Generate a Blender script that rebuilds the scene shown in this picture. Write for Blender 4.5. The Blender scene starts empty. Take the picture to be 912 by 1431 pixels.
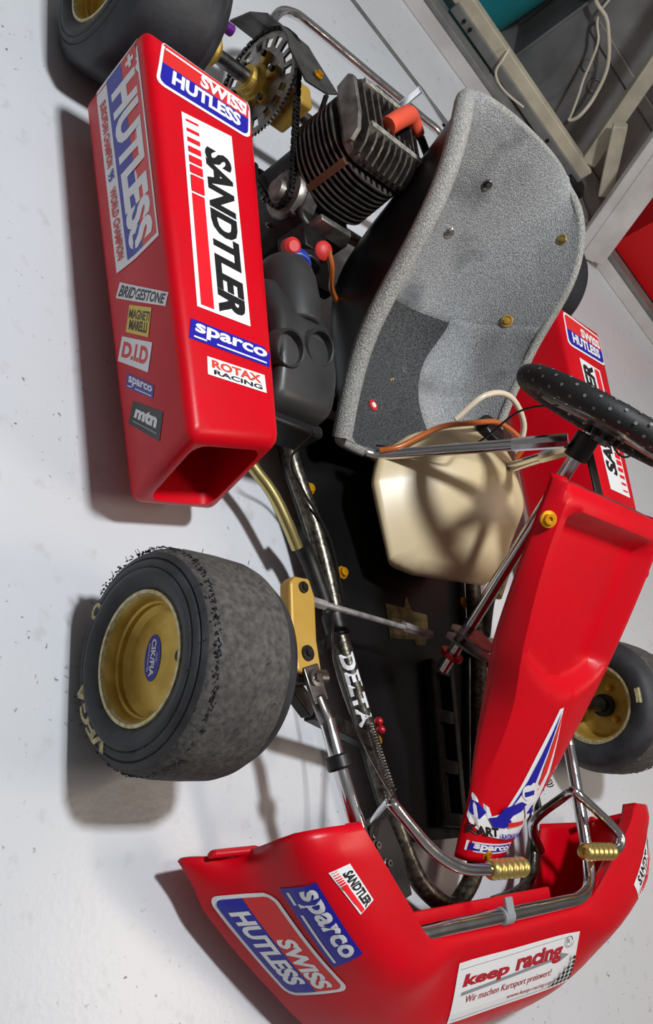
import bpy, bmesh, math, random
from mathutils import Vector, Matrix
from mathutils.bvhtree import BVHTree
from mathutils import noise as mnoise
random.seed(7)
PI = math.pi
SC = bpy.context.scene
COL = SC.collection

# ------------------------------------------------------------------ camera
RIGHT = Vector((0.10391193, 0.6832637, 0.72273995))
DOWN = Vector((0.92635563, 0.19802301, -0.32039371))
FWD = Vector((-0.36203253, 0.70280695, -0.61236823))
cam = bpy.data.cameras.new('camera'); cam_o = bpy.data.objects.new('camera', cam); COL.objects.link(cam_o)
M4 = Matrix.Identity(4)
for r in range(3):
    M4[r][0] = RIGHT[r]; M4[r][1] = -DOWN[r]; M4[r][2] = -FWD[r]
M4[0][3], M4[1][3], M4[2][3] = 1.26437583, -1.18527805, 0.94069484
cam_o.matrix_world = M4
cam.sensor_fit = 'VERTICAL'; cam.sensor_height = 36.0; cam.sensor_width = 36.0
cam.lens = 1252.1745 / 1431.0 * 36.0
cam.clip_start = 0.02
SC.camera = cam_o

# ------------------------------------------------------------------ world, lights, exposure
w = bpy.data.worlds.new('world'); SC.world = w; w.use_nodes = True
w.node_tree.nodes['Background'].inputs[0].default_value = (1.0, 0.86, 0.72, 1)
w.node_tree.nodes['Background'].inputs[1].default_value = 0.0
SC.view_settings.view_transform = 'Standard'; SC.view_settings.look = 'None'
SC.view_settings.exposure = 0.08; SC.view_settings.gamma = 1.0
SC.view_settings.use_curve_mapping = False
LAMPS = [('ceiling_lamp_overhead_offscreen', (0.52, -0.58, 2.62), 0.21, 0.21, 64, (0.93, 0.97, 1.0)),
         ('ceiling_lamp_left_offscreen', (1.60, 1.40, 2.62), 1.0, 0.22, 24, (1.0, 0.82, 0.66))]
for (nm, p, sx, sy, e, c) in LAMPS:
    l = bpy.data.lights.new(nm, 'AREA'); l.shape = 'RECTANGLE'; l.size = sx; l.size_y = sy
    l.energy = e; l.color = c
    o = bpy.data.objects.new(nm, l); COL.objects.link(o); o.location = p

# ------------------------------------------------------------------ materials
def lin(c):
    return tuple(((v / 255) / 12.92 if v / 255 <= 0.04045 else ((v / 255 + 0.055) / 1.055) ** 2.4) for v in c) + (1,)
MATS = {}
def mat(name, rgb, rough=0.5, metal=0.0, rgb2=None, scale=30, detail=4, lo=0.35, hi=0.65, bump=0.0, bscale=None, coat=0.0,
        emit=0.0, sss=0.0, trans=0.0, spec=0.5, rough2=None):
    m = bpy.data.materials.new(name); m.use_nodes = True
    nt = m.node_tree; b = nt.nodes['Principled BSDF']
    b.inputs['Base Color'].default_value = lin(rgb); b.inputs['Roughness'].default_value = rough
    b.inputs['Metallic'].default_value = metal; b.inputs['Specular IOR Level'].default_value = spec
    if coat: b.inputs['Coat Weight'].default_value = coat; b.inputs['Coat Roughness'].default_value = 0.1
    if sss:
        b.inputs['Subsurface Weight'].default_value = sss; b.inputs['Subsurface Radius'].default_value = (0.03, 0.02, 0.012)
    if emit:
        b.inputs['Emission Color'].default_value = lin(rgb); b.inputs['Emission Strength'].default_value = emit
    tc = nt.nodes.new('ShaderNodeTexCoord')
    if rgb2 or rough2 is not None:
        n = nt.nodes.new('ShaderNodeTexNoise'); n.inputs['Scale'].default_value = scale; n.inputs['Detail'].default_value = detail
        nt.links.new(tc.outputs['Object'], n.inputs['Vector'])
        r = nt.nodes.new('ShaderNodeMapRange'); r.inputs[1].default_value = lo; r.inputs[2].default_value = hi
        nt.links.new(n.outputs['Fac'], r.inputs[0])
        if rgb2:
            mx = nt.nodes.new('ShaderNodeMix'); mx.data_type = 'RGBA'
            mx.inputs[6].default_value = lin(rgb); mx.inputs[7].default_value = lin(rgb2)
            nt.links.new(r.outputs[0], mx.inputs[0]); nt.links.new(mx.outputs[2], b.inputs['Base Color'])
        if rough2 is not None:
            r2 = nt.nodes.new('ShaderNodeMapRange'); r2.inputs[3].default_value = rough; r2.inputs[4].default_value = rough2
            nt.links.new(r.outputs[0], r2.inputs[0]); nt.links.new(r2.outputs[0], b.inputs['Roughness'])
    if bump:
        n2 = nt.nodes.new('ShaderNodeTexNoise'); n2.inputs['Scale'].default_value = bscale or scale; n2.inputs['Detail'].default_value = 3
        nt.links.new(tc.outputs['Object'], n2.inputs['Vector'])
        bp = nt.nodes.new('ShaderNodeBump'); bp.inputs['Strength'].default_value = bump; bp.inputs['Distance'].default_value = 0.003
        nt.links.new(n2.outputs['Fac'], bp.inputs['Height']); nt.links.new(bp.outputs[0], b.inputs['Normal'])
    MATS[name] = m
    return m
mat('red', (206, 2, 25), 0.32, rgb2=(197, 1, 22), scale=14, bump=0.03, bscale=220, rough2=0.4, spec=0.28)
mat('rubber', (30, 30, 33), 0.62, rgb2=(52, 52, 57), scale=26, bump=0.15, bscale=90)
mat('tread', (92, 87, 82), 0.85, rgb2=(52, 50, 49), scale=130, detail=8, lo=0.3, hi=0.7, bump=0.5, bscale=160)
mat('tread_smooth', (40, 42, 48), 0.5, rgb2=(28, 29, 33), scale=18, detail=6, bump=0.12, bscale=120)
mat('grip', (20, 20, 21), 0.6, bump=0.2, bscale=400)
mat('dimple', (112, 112, 112), 0.6)
mat('gold', (206, 172, 84), 0.4, 0.6, rgb2=(182, 148, 62), scale=30, rough2=0.5)
mat('rim_edge', (206, 196, 160), 0.45, 0.5, rgb2=(168, 150, 96), scale=160)
mat('rod_steel', (176, 174, 172), 0.4, 0.5, rgb2=(140, 138, 136), scale=80)
mat('gold_paint', (188, 152, 72), 0.5, 0.2, rgb2=(182, 142, 56), scale=22)
mat('pale_brass', (196, 180, 120), 0.3, 0.9)
mat('brass', (222, 198, 122), 0.3, 0.9)
mat('bolt_gold', (226, 160, 22), 0.3, 0.6)
mat('chrome', (218, 218, 220), 0.08, 1.0, rough2=0.2, scale=40)
mat('steel', (150, 150, 150), 0.32, 1.0, rgb2=(108, 104, 100), scale=60)
mat('alu', (168, 164, 158), 0.42, 0.8, rgb2=(120, 114, 108), scale=45, bump=0.1, bscale=160)
mat('fin_metal', (122, 115, 109), 0.45, 0.7, rgb2=(80, 74, 70), scale=55, bump=0.08, bscale=220)
mat('bronze', (112, 82, 62), 0.5, 0.5)
mat('fin_light', (176, 172, 160), 0.6, 0.3, rgb2=(120, 116, 108), scale=120)
mat('frame_metal', (112, 106, 94), 0.32, 0.85, rgb2=(56, 53, 49), scale=130, detail=6, bump=0.12, bscale=300)
mat('guard_steel', (98, 96, 94), 0.45, 0.6, rgb2=(74, 72, 71), scale=30)
mat('dark_metal', (54, 52, 50), 0.42, 0.7, rgb2=(32, 31, 31), scale=50)
mat('black', (14, 14, 15), 0.4, rgb2=(22, 22, 24), scale=12)
mat('black_gloss', (8, 8, 9), 0.28, rgb2=(15, 15, 16), scale=8)
mat('airbox', (42, 42, 43), 0.42, rgb2=(54, 54, 54), scale=16, bump=0.05, bscale=150)
mat('tank', (212, 194, 158), 0.36, rgb2=(204, 184, 144), scale=5, sss=0.15)
mat('hose_clear', (214, 200, 178), 0.25, sss=0.2)
mat('hose_amber', (176, 92, 40), 0.3)
mat('orange_cap', (222, 84, 58), 0.45)
mat('red_cap', (196, 40, 38), 0.5)
mat('blue_part', (34, 62, 150), 0.4)
mat('purple', (128, 58, 160), 0.3, 0.6)
mat('red_anod', (190, 40, 52), 0.3, 0.6)
mat('carpet', (182, 183, 183), 0.95, rgb2=(128, 129, 131), scale=400, detail=3, lo=0.36, hi=0.64, bump=0.9, bscale=420, spec=0.1)
mat('carpet_edge', (180, 178, 172), 0.95, rgb2=(126, 124, 120), scale=400, detail=3, lo=0.36, hi=0.64, bump=0.9, bscale=420, spec=0.1)
mat('carpet_dark', (92, 93, 94), 0.95, rgb2=(52, 53, 54), scale=300, detail=4, lo=0.36, hi=0.64, bump=0.8, bscale=420, spec=0.1)
mat('s_white', (232, 232, 234), 0.4)
mat('s_red', (218, 40, 40), 0.4)
mat('s_bright_red', (236, 16, 34), 0.4)
mat('s_blue', (28, 26, 158), 0.35)
mat('s_black', (22, 22, 24), 0.4)
mat('s_yellow', (222, 190, 46), 0.4)
mat('s_gray', (140, 144, 148), 0.4)
mat('s_darkred', (176, 30, 44), 0.4)
mat('s_cream', (206, 190, 142), 0.6, rgb2=(150, 138, 104), scale=120)
mat('s_orange', (212, 70, 50), 0.4)
mat('tag_yellow', (150, 142, 84), 0.4, 0.3, rgb2=(96, 92, 60), scale=70)
mat('cream_steel', (196, 186, 164), 0.45, rgb2=(172, 162, 142), scale=12)
mat('white_profile', (206, 202, 200), 0.4, rgb2=(186, 180, 176), scale=8)
mat('gray_steel', (132, 132, 130), 0.42, 0.3, rgb2=(112, 112, 110), scale=14)
mat('gray_panel', (122, 122, 122), 0.5, 0.1, rgb2=(98, 98, 98), scale=6)
mat('cable', (196, 186, 168), 0.5)
mat('teal', (20, 120, 130), 0.5)
mat('crate', (196, 12, 20), 0.42, spec=0.3)
mat('wall', (190, 188, 184), 0.8, rgb2=(182, 180, 176), scale=3)
mat('ceiling', (226, 226, 226), 0.9)

def soil(name, rgb, scale, lo, hi, amt):
    m = MATS[name]; nt = m.node_tree; b = nt.nodes['Principled BSDF']; src = b.inputs['Base Color'].links[0].from_socket
    tc = nt.nodes.new('ShaderNodeTexCoord'); n = nt.nodes.new('ShaderNodeTexNoise'); n.inputs['Scale'].default_value = scale; n.inputs['Detail'].default_value = 3
    nt.links.new(tc.outputs['Object'], n.inputs['Vector']); r = nt.nodes.new('ShaderNodeMapRange'); r.inputs[1].default_value = lo; r.inputs[2].default_value = hi; r.inputs[4].default_value = amt
    nt.links.new(n.outputs['Fac'], r.inputs[0]); mx = nt.nodes.new('ShaderNodeMix'); mx.data_type = 'RGBA'; mx.inputs[7].default_value = lin(rgb)
    nt.links.new(r.outputs[0], mx.inputs[0]); nt.links.new(src, mx.inputs[6]); nt.links.new(mx.outputs[2], b.inputs['Base Color'])
soil('carpet', (78, 80, 84), 8, 0.50, 0.72, 0.8); soil('carpet_edge', (104, 102, 98), 9, 0.5, 0.75, 0.5); soil('tread', (46, 44, 43), 9, 0.45, 0.7, 0.7)
def floor_mat():
    m = bpy.data.materials.new('floor_paint'); m.use_nodes = True; nt = m.node_tree; b = nt.nodes['Principled BSDF']
    tc = nt.nodes.new('ShaderNodeTexCoord')
    def nz(scale, detail, lo, hi, rough=0.5):
        n = nt.nodes.new('ShaderNodeTexNoise'); n.inputs['Scale'].default_value = scale; n.inputs['Detail'].default_value = detail
        n.inputs['Roughness'].default_value = rough
        nt.links.new(tc.outputs['Object'], n.inputs['Vector'])
        r = nt.nodes.new('ShaderNodeMapRange'); r.inputs[1].default_value = lo; r.inputs[2].default_value = hi
        nt.links.new(n.outputs['Fac'], r.inputs[0]); return r.outputs[0]
    def mix(f, a, bb):
        mx = nt.nodes.new('ShaderNodeMix'); mx.data_type = 'RGBA'
        for i, v in ((6, a), (7, bb)):
            if isinstance(v, tuple): mx.inputs[i].default_value = v
            else: nt.links.new(v, mx.inputs[i])
        nt.links.new(f, mx.inputs[0]); return mx.outputs[2]
    c1 = mix(nz(2.2, 5, 0.35, 0.7), lin((205, 207, 211)), lin((197, 199, 203)))
    c2 = mix(nz(26, 6, 0.60, 0.8), c1, lin((182, 182, 182)))
    fine = nz(80, 6, 0.635, 0.67, 0.62); patch = nz(5.5, 3, 0.50, 0.64)
    ml = nt.nodes.new('ShaderNodeMath'); ml.operation = 'MULTIPLY'; nt.links.new(fine, ml.inputs[0]); nt.links.new(patch, ml.inputs[1])
    c3 = mix(ml.outputs[0], c2, lin((104, 102, 100)))
    nt.links.new(c3, b.inputs['Base Color'])
    b.inputs['Roughness'].default_value = 0.3
    n2 = nt.nodes.new('ShaderNodeTexNoise'); n2.inputs['Scale'].default_value = 120; n2.inputs['Detail'].default_value = 3
    nt.links.new(tc.outputs['Object'], n2.inputs['Vector'])
    bp = nt.nodes.new('ShaderNodeBump'); bp.inputs['Strength'].default_value = 0.12; bp.inputs['Distance'].default_value = 0.002
    nt.links.new(n2.outputs['Fac'], bp.inputs['Height']); nt.links.new(bp.outputs[0], b.inputs['Normal'])
    MATS['floor'] = m
floor_mat()

# ------------------------------------------------------------------ mesh helpers
V = Vector
class MB:
    def __init__(self): self.v = []; self.f = []; self.m = []
    def add(self, vs, fs, mi=0):
        k = len(self.v); self.v += [tuple(p) for p in vs]
        for f in fs: self.f.append(tuple(i + k for i in f)); self.m.append(mi)
    def box(self, c, s, rot=None, mi=0):
        R = rot or Matrix.Identity(3); c = V(c); vs = []
        for x in (-1, 1):
            for y in (-1, 1):
                for z in (-1, 1): vs.append(c + R @ V((x * s[0] / 2, y * s[1] / 2, z * s[2] / 2)))
        self.add(vs, [(0, 1, 3, 2), (4, 6, 7, 5), (0, 4, 5, 1), (2, 3, 7, 6), (0, 2, 6, 4), (1, 5, 7, 3)], mi)
    def tube(self, pts, r, n=12, smooth=True, sub=6, mi=0, cap=True, closed=False):
        P = [V(p) for p in pts]
        if smooth and len(P) > 2:
            Q = []; L = len(P)
            rng = range(L if closed else L - 1)
            for i in rng:
                if closed: a, b, c, d = P[i - 1], P[i], P[(i + 1) % L], P[(i + 2) % L]
                else:
                    b, c = P[i], P[i + 1]
                    a = P[i - 1] if i else b * 2 - c; d = P[i + 2] if i + 2 < L else c * 2 - b
                for s in range(sub):
                    t = s / sub
                    Q.append(0.5 * ((2 * b) + (c - a) * t + (2 * a - 5 * b + 4 * c - d) * t * t + (3 * b - a - 3 * c + d) * t ** 3))
            if not closed: Q.append(P[-1])
            P = Q
        L = len(P); vs = []; nrm = None
        rr = r if callable(r) else (lambda t: r)
        for i, p in enumerate(P):
            if closed: T = (P[(i + 1) % L] - P[i - 1]).normalized()
            else: T = (P[min(i + 1, L - 1)] - P[max(i - 1, 0)]).normalized()
            if nrm is None:
                nrm = T.cross(V((0, 0, 1)));
                if nrm.length < 1e-3: nrm = T.cross(V((1, 0, 0)))
            nrm = (nrm - T * nrm.dot(T)).normalized(); b = T.cross(nrm)
            rad = rr(i / max(1, L - 1))
            for k in range(n):
                a = 2 * PI * k / n; vs.append(p + (nrm * math.cos(a) + b * math.sin(a)) * rad)
        fs = []
        for i in range(L if closed else L - 1):
            j = (i + 1) % L
            for k in range(n): fs.append((i * n + k, i * n + (k + 1) % n, j * n + (k + 1) % n, j * n + k))
        if cap and not closed: fs.append(tuple(range(n - 1, -1, -1))); fs.append(tuple((L - 1) * n + k for k in range(n)))
        self.add(vs, fs, mi)
    def lathe(self, prof, c, axis=(0, 1, 0), n=48, mi=0, closed=False, jit=None, mfun=None, cap=True):
        ax = V(axis).normalized(); c = V(c)
        u = ax.cross(V((0, 0, 1))) if abs(ax.z) < 0.9 else V((1, 0, 0)); u = (u - ax * u.dot(ax)).normalized(); w_ = u.cross(ax)
        vs = []
        for (a, r) in prof:
            for k in range(n):
                t = 2 * PI * k / n
                rr, aa = (r, a) if jit is None else jit(a, r, t)
                vs.append(c + ax * aa + (u * math.cos(t) + w_ * math.sin(t)) * rr)
        k0 = len(self.v); self.v += [tuple(p) for p in vs]
        L = len(prof)
        for i in range(L if closed else L - 1):
            j = (i + 1) % L
            for k in range(n):
                self.f.append(tuple(q + k0 for q in (i * n + k, i * n + (k + 1) % n, j * n + (k + 1) % n, j * n + k)))
                self.m.append(mfun(i) if mfun else mi)
        if not closed and cap:
            for i, rev in ((0, True), (L - 1, False)):
                if prof[i][1] > 1e-6:
                    r_ = list(range(i * n, i * n + n)); self.f.append(tuple(q + k0 for q in (r_[::-1] if rev else r_))); self.m.append(mi)
    def prism(self, poly, f, d0, d1, mi=0):
        """poly 2D points, f(u,v,d)->3D"""
        n = len(poly)
        vs = [f(u, v, d0) for u, v in poly] + [f(u, v, d1) for u, v in poly]
        fs = [tuple(range(n - 1, -1, -1)), tuple(range(n, 2 * n))] + [(i, (i + 1) % n, n + (i + 1) % n, n + i) for i in range(n)]
        self.add(vs, fs, mi)
    def sphere(self, c, r, n=12, mi=0):
        prof = [(-r * math.cos(PI * i / 8), max(1e-5, r * math.sin(PI * i / 8))) for i in range(9)]
        self.lathe(prof, c, (0, 0, 1), n, mi)
    def build(self, name, mats, parent=None, smooth=True, bevel=0.0, solid=0.0, subd=0, label=None, angle=40, off=0):
        me = bpy.data.meshes.new(name); me.from_pydata(self.v, [], self.f)
        mats = [mats] if isinstance(mats, str) else mats
        for m_ in mats: me.materials.append(MATS[m_])
        me.polygons.foreach_set('material_index', self.m)
        bm = bmesh.new(); bm.from_mesh(me); bmesh.ops.recalc_face_normals(bm, faces=bm.faces) if not solid else None
        bm.to_mesh(me); bm.free()
        o = bpy.data.objects.new(name, me); COL.objects.link(o)
        if solid:
            s = o.modifiers.new('solid', 'SOLIDIFY'); s.thickness = solid; s.offset = off
        if bevel:
            s = o.modifiers.new('bevel', 'BEVEL'); s.width = bevel; s.segments = 2; s.limit_method = 'ANGLE'; s.angle_limit = math.radians(30)
        if subd:
            s = o.modifiers.new('sub', 'SUBSURF'); s.levels = subd; s.render_levels = subd
        if smooth:
            for p in me.polygons: p.use_smooth = True
            if not subd:
                me.set_sharp_from_angle(angle=math.radians(angle))
        if parent: o.parent = parent
        if label: o['label'] = label
        return o
def from_bm(name, bm, mats, parent=None, smooth=True, label=None, angle=40):
    me = bpy.data.meshes.new(name); bmesh.ops.recalc_face_normals(bm, faces=bm.faces); bm.to_mesh(me)
    mats = [mats] if isinstance(mats, str) else mats
    for m_ in mats: me.materials.append(MATS[m_])
    o = bpy.data.objects.new(name, me); COL.objects.link(o)
    if smooth:
        for p in me.polygons: p.use_smooth = True
        me.set_sharp_from_angle(angle=math.radians(angle))
    if parent: o.parent = parent
    if label: o['label'] = label
    return o
def thing(name, label, cat, loc=(0, 0, 0), group=None):
    o = bpy.data.objects.new(name, None); COL.objects.link(o); o.location = loc; o.empty_display_size = 0.1
    o['label'] = label; o['category'] = cat
    if group: o['group'] = group
    return o
def tag(o, label, cat, group=None):
    o['label'] = label; o['category'] = cat
    if group: o['group'] = group
    return o
def struct(o): o['kind'] = 'structure'; return o
def lerp(a, b, t): return a + (b - a) * t
def itab(tab, t):
    """piecewise interpolation with smoothstep-free linear segments; tab [(t, v...)]"""
    if t <= tab[0][0]: return tab[0][1:]
    for a, b in zip(tab, tab[1:]):
        if t <= b[0]:
            k = (t - a[0]) / (b[0] - a[0]); return tuple(lerp(p, q, k) for p, q in zip(a[1:], b[1:]))
    return tab[-1][1:]
def crom(tab, t):
    ts = [q[0] for q in tab]
    t = min(max(t, ts[0]), ts[-1])
    for i in range(len(tab) - 1):
        if t <= ts[i + 1]: break
    b, c = tab[i], tab[i + 1]; a = tab[i - 1] if i else tab[i]; d = tab[i + 2] if i + 2 < len(tab) else tab[i + 1]
    k = (t - b[0]) / (c[0] - b[0]); out = []
    for j in range(1, len(b)):
        m0 = (c[j] - a[j]) / (c[0] - a[0]) * (c[0] - b[0]); m1 = (d[j] - b[j]) / (d[0] - b[0]) * (c[0] - b[0])
        out.append((2 * k ** 3 - 3 * k * k + 1) * b[j] + (k ** 3 - 2 * k * k + k) * m0 + (-2 * k ** 3 + 3 * k * k) * c[j] + (k ** 3 - k * k) * m1)
    return tuple(out)

# ------------------------------------------------------------------ lettering and stickers
TCACHE = {}
def text_geo(s, bold=0.0, shear=0.0, spacing=1.0):
    key = (s, bold, shear, spacing)
    if key in TCACHE: return TCACHE[key]
    cu = bpy.data.curves.new('lettering', 'FONT'); cu.body = s; cu.size = 1.0; cu.offset = bold; cu.shear = shear
    cu.space_character = spacing; cu.resolution_u = 3; cu.fill_mode = 'FRONT'
    ob = bpy.data.objects.new('lettering', cu); COL.objects.link(ob)
    dg = bpy.context.evaluated_depsgraph_get()
    me = bpy.data.meshes.new_from_object(ob.evaluated_get(dg))
    vs = [(v.co.x, v.co.y) for v in me.vertices]; fs = [tuple(p.vertices) for p in me.polygons]
    bpy.data.objects.remove(ob); bpy.data.curves.remove(cu); bpy.data.meshes.remove(me)
    x0 = min(v[0] for v in vs); x1 = max(v[0] for v in vs); y0 = min(v[1] for v in vs); y1 = max(v[1] for v in vs)
    vs = [((x - x0) / (x1 - x0), (y - y0) / (y1 - y0)) for x, y in vs]
    TCACHE[key] = (vs, fs); return TCACHE[key]
def quad(TL, TR, BR, BL, bvh=None):
    TL, TR, BR, BL = V(TL), V(TR), V(BR), V(BL)
    n = (TR - TL).cross(TL - BL).normalized()
    def f(u, v, d):
        p = (BL * (1 - u) + BR * u) * (1 - v) + (TL * (1 - u) + TR * u) * v
        nn = n
        if bvh:
            hit = bvh.ray_cast(p + n * 0.08, -n)
            if hit[0] is None:
                hit = bvh.find_nearest(p)
            p = hit[0]
            nn = hit[1] if hit[1].dot(n) > 0 else -hit[1]
        return p + nn * d
    return f
def rrect(u0, v0, u1, v1, r, asp, seg=4):
    """rounded rectangle polygon; r in v units, asp = width/height"""
    ru, rv = r / asp, r; out = []
    for cx, cy, a0 in ((u1 - ru, v1 - rv, 0), (u0 + ru, v1 - rv, 90), (u0 + ru, v0 + rv, 180), (u1 - ru, v0 + rv, 270)):
        for i in range(seg + 1):
            a = math.radians(a0 + 90 * i / seg); out.append((cx + ru * math.cos(a), cy + rv * math.sin(a)))
    return out
def tess(pts, cell=0.06):
    bm = bmesh.new(); bm.faces.new([bm.verts.new((u, v, 0)) for u, v in pts])
    us = [p[0] for p in pts]; vs_ = [p[1] for p in pts]
    for ax, lo, hi in ((0, min(us), max(us)), (1, min(vs_), max(vs_))):
        n = int((hi - lo) / (cell if ax == 0 else cell * 2.5))
        for i in range(1, n + 1):
            co = [0, 0, 0]; co[ax] = lo + (hi - lo) * i / (n + 1); no = [0, 0, 0]; no[ax] = 1
            bmesh.ops.bisect_plane(bm, geom=bm.verts[:] + bm.edges[:] + bm.faces[:], plane_co=co, plane_no=no)
    bm.verts.index_update(); out = [(v.co.x, v.co.y) for v in bm.verts], [tuple(v.index for v in f.verts) for f in bm.faces]
    bm.free(); return out
def sticker(parent, f, layers, name='sticker', label=None, d0=0.0007, dd=0.00018):
    mats = []; mb = MB()
    def mi(m):
        if m not in mats: mats.append(m)
        return mats.index(m)
    for i, L in enumerate(layers):
        d = d0 + dd * i; k = L[0]
        if k == 'rect':
            _, (u0, v0, u1, v1), m = L; nx, ny = 10, 6
            vs = [f(lerp(u0, u1, a / nx), lerp(v0, v1, b / ny), d) for b in range(ny + 1) for a in range(nx + 1)]
            mb.add(vs, [(b * (nx + 1) + a, b * (nx + 1) + a + 1, (b + 1) * (nx + 1) + a + 1, (b + 1) * (nx + 1) + a) for b in range(ny) for a in range(nx)], mi(m))
        elif k == 'poly':
            _, pts, m = L
            vs, fs = tess(pts); mb.add([f(u, v, d) for u, v in vs], fs, mi(m))
        elif k == 'text':
            _, s, (u0, v0, u1, v1), m = L[:4]; opt = L[4] if len(L) > 4 else {}
            vs, fs = text_geo(s, **opt)
            mb.add([f(lerp(u0, u1, x), lerp(v0, v1, y), d) for x, y in vs], fs, mi(m))
    me = bpy.data.meshes.new(name); me.from_pydata(mb.v, [], mb.f)
    for m_ in mats: me.materials.append(MATS[m_])
    me.polygons.foreach_set('material_index', mb.m)
    o = bpy.data.objects.new(name, me); COL.objects.link(o); o.parent = parent
    if label: o['label'] = label
    return o
BOLD = dict(bold=0.03); XB = dict(bold=0.045); IT = dict(bold=0.035, shear=0.25)
def SWISS(white='s_white', red='s_red', blue='s_blue', asp=2.0):
    return [('poly', rrect(0, 0, 1, 1, 0.16, asp), white),
            ('poly', [(u, v) for u, v in rrect(0.03, 0.06, 0.97, 0.94, 0.13, asp) if v > 0.5] + [(0.03, 0.5), (0.97, 0.5)], red),
            ('poly', [(0.97, 0.5), (0.03, 0.5)] + [(u, v) for u, v in rrect(0.03, 0.06, 0.97, 0.94, 0.13, asp) if v < 0.5], blue),
            ('text', 'SWISS', (0.42, 0.53, 0.94, 0.82), white, XB), ('text', 'HUTLESS', (0.14, 0.16, 0.88, 0.47), white, XB)]
def SANDTLER():
    L = [('rect', (0, 0, 1, 1), 's_white'), ('text', 'SANDTLER', (0.13, 0.40, 0.985, 0.93), 's_black', dict(bold=0.05, shear=0.12)),
         ('poly', [(0.43, 0.07), (0.985, 0.07), (0.985, 0.31), (0.43, 0.31)], 's_bright_red')]
    for i in range(6):
        u = 0.03 + 0.05 * i; wd = 0.012 + 0.006 * i
        L.append(('poly', [(u, 0.07), (u + wd, 0.07), (u + wd, 0.31), (u, 0.31)], 's_bright_red'))
    L.append(('poly', [(0.335, 0.07), (0.42, 0.07), (0.42, 0.31), (0.335, 0.31)], 's_bright_red'))
    return L
def SPARCO(white='s_white', blue='s_blue'):
    return [('rect', (0, 0, 1, 1), blue), ('text', 'sparco', (0.06, 0.24, 0.95, 0.88), white, dict(bold=0.03)),
            ('poly', [(0.05, 0.12), (0.2, 0.12), (0.2, 0.2), (0.05, 0.2)], white), ('poly', [(0.32, 0.12), (0.95, 0.12), (0.95, 0.2), (0.32, 0.2)], white)]

# ================================================================== SETTING
def slab(name, c, s, m):
    mb = MB(); mb.box(c, s); return struct(mb.build(name, m, smooth=False))
slab('floor', (0, 0.5, -0.02), (9, 9, 0.04), 'floor')
TH = math.radians(64); RA = V((math.cos(TH), math.sin(TH), 0)); RN = V((-math.sin(TH), math.cos(TH), 0)); RO = V((-0.99, 0.47, 0))
RROT = Matrix((RA, RN, V((0, 0, 1)))).transposed()
def rk(s, d, z): return RO + RA * s + RN * d + V((0, 0, z))
mb = MB(); mb.box(rk(-0.6, 1.15, 1.35), (10, 0.1, 2.7), RROT); struct(mb.build('wall_back', 'wall', smooth=False))
slab('wall_right', (0.5, -3.9, 1.35), (9, 0.1, 2.7), 'wall')
slab('wall_front', (4.45, 0.5, 1.35), (0.1, 9, 2.7), 'wall')
slab('wall_left', (0, 4.95, 1.35), (9, 0.1, 2.7), 'wall')
slab('ceiling', (0, 0.5, 2.75), (9, 9, 0.1), 'ceiling')
# flat grey strip let into the floor
mb = MB(); A = V((-0.78, 0.22, 0)); d_ = V((math.cos(math.radians(65)), math.sin(math.radians(65)), 0)); n_ = V((-d_.y, d_.x, 0))
mb.box(A - d_ * 0.25 + V((0, 0, 0.001)), (1.5, 0.022, 0.002), Matrix((d_, n_, V((0, 0, 1)))).transposed())
mb.build('trim_1', 'gray_steel', smooth=False)['kind'] = 'structure'

# ================================================================== GO-KART
K = thing('go_kart', 'red racing go-kart with grey fabric seat, gold rims and sponsor stickers', 'go-kart')

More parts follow.
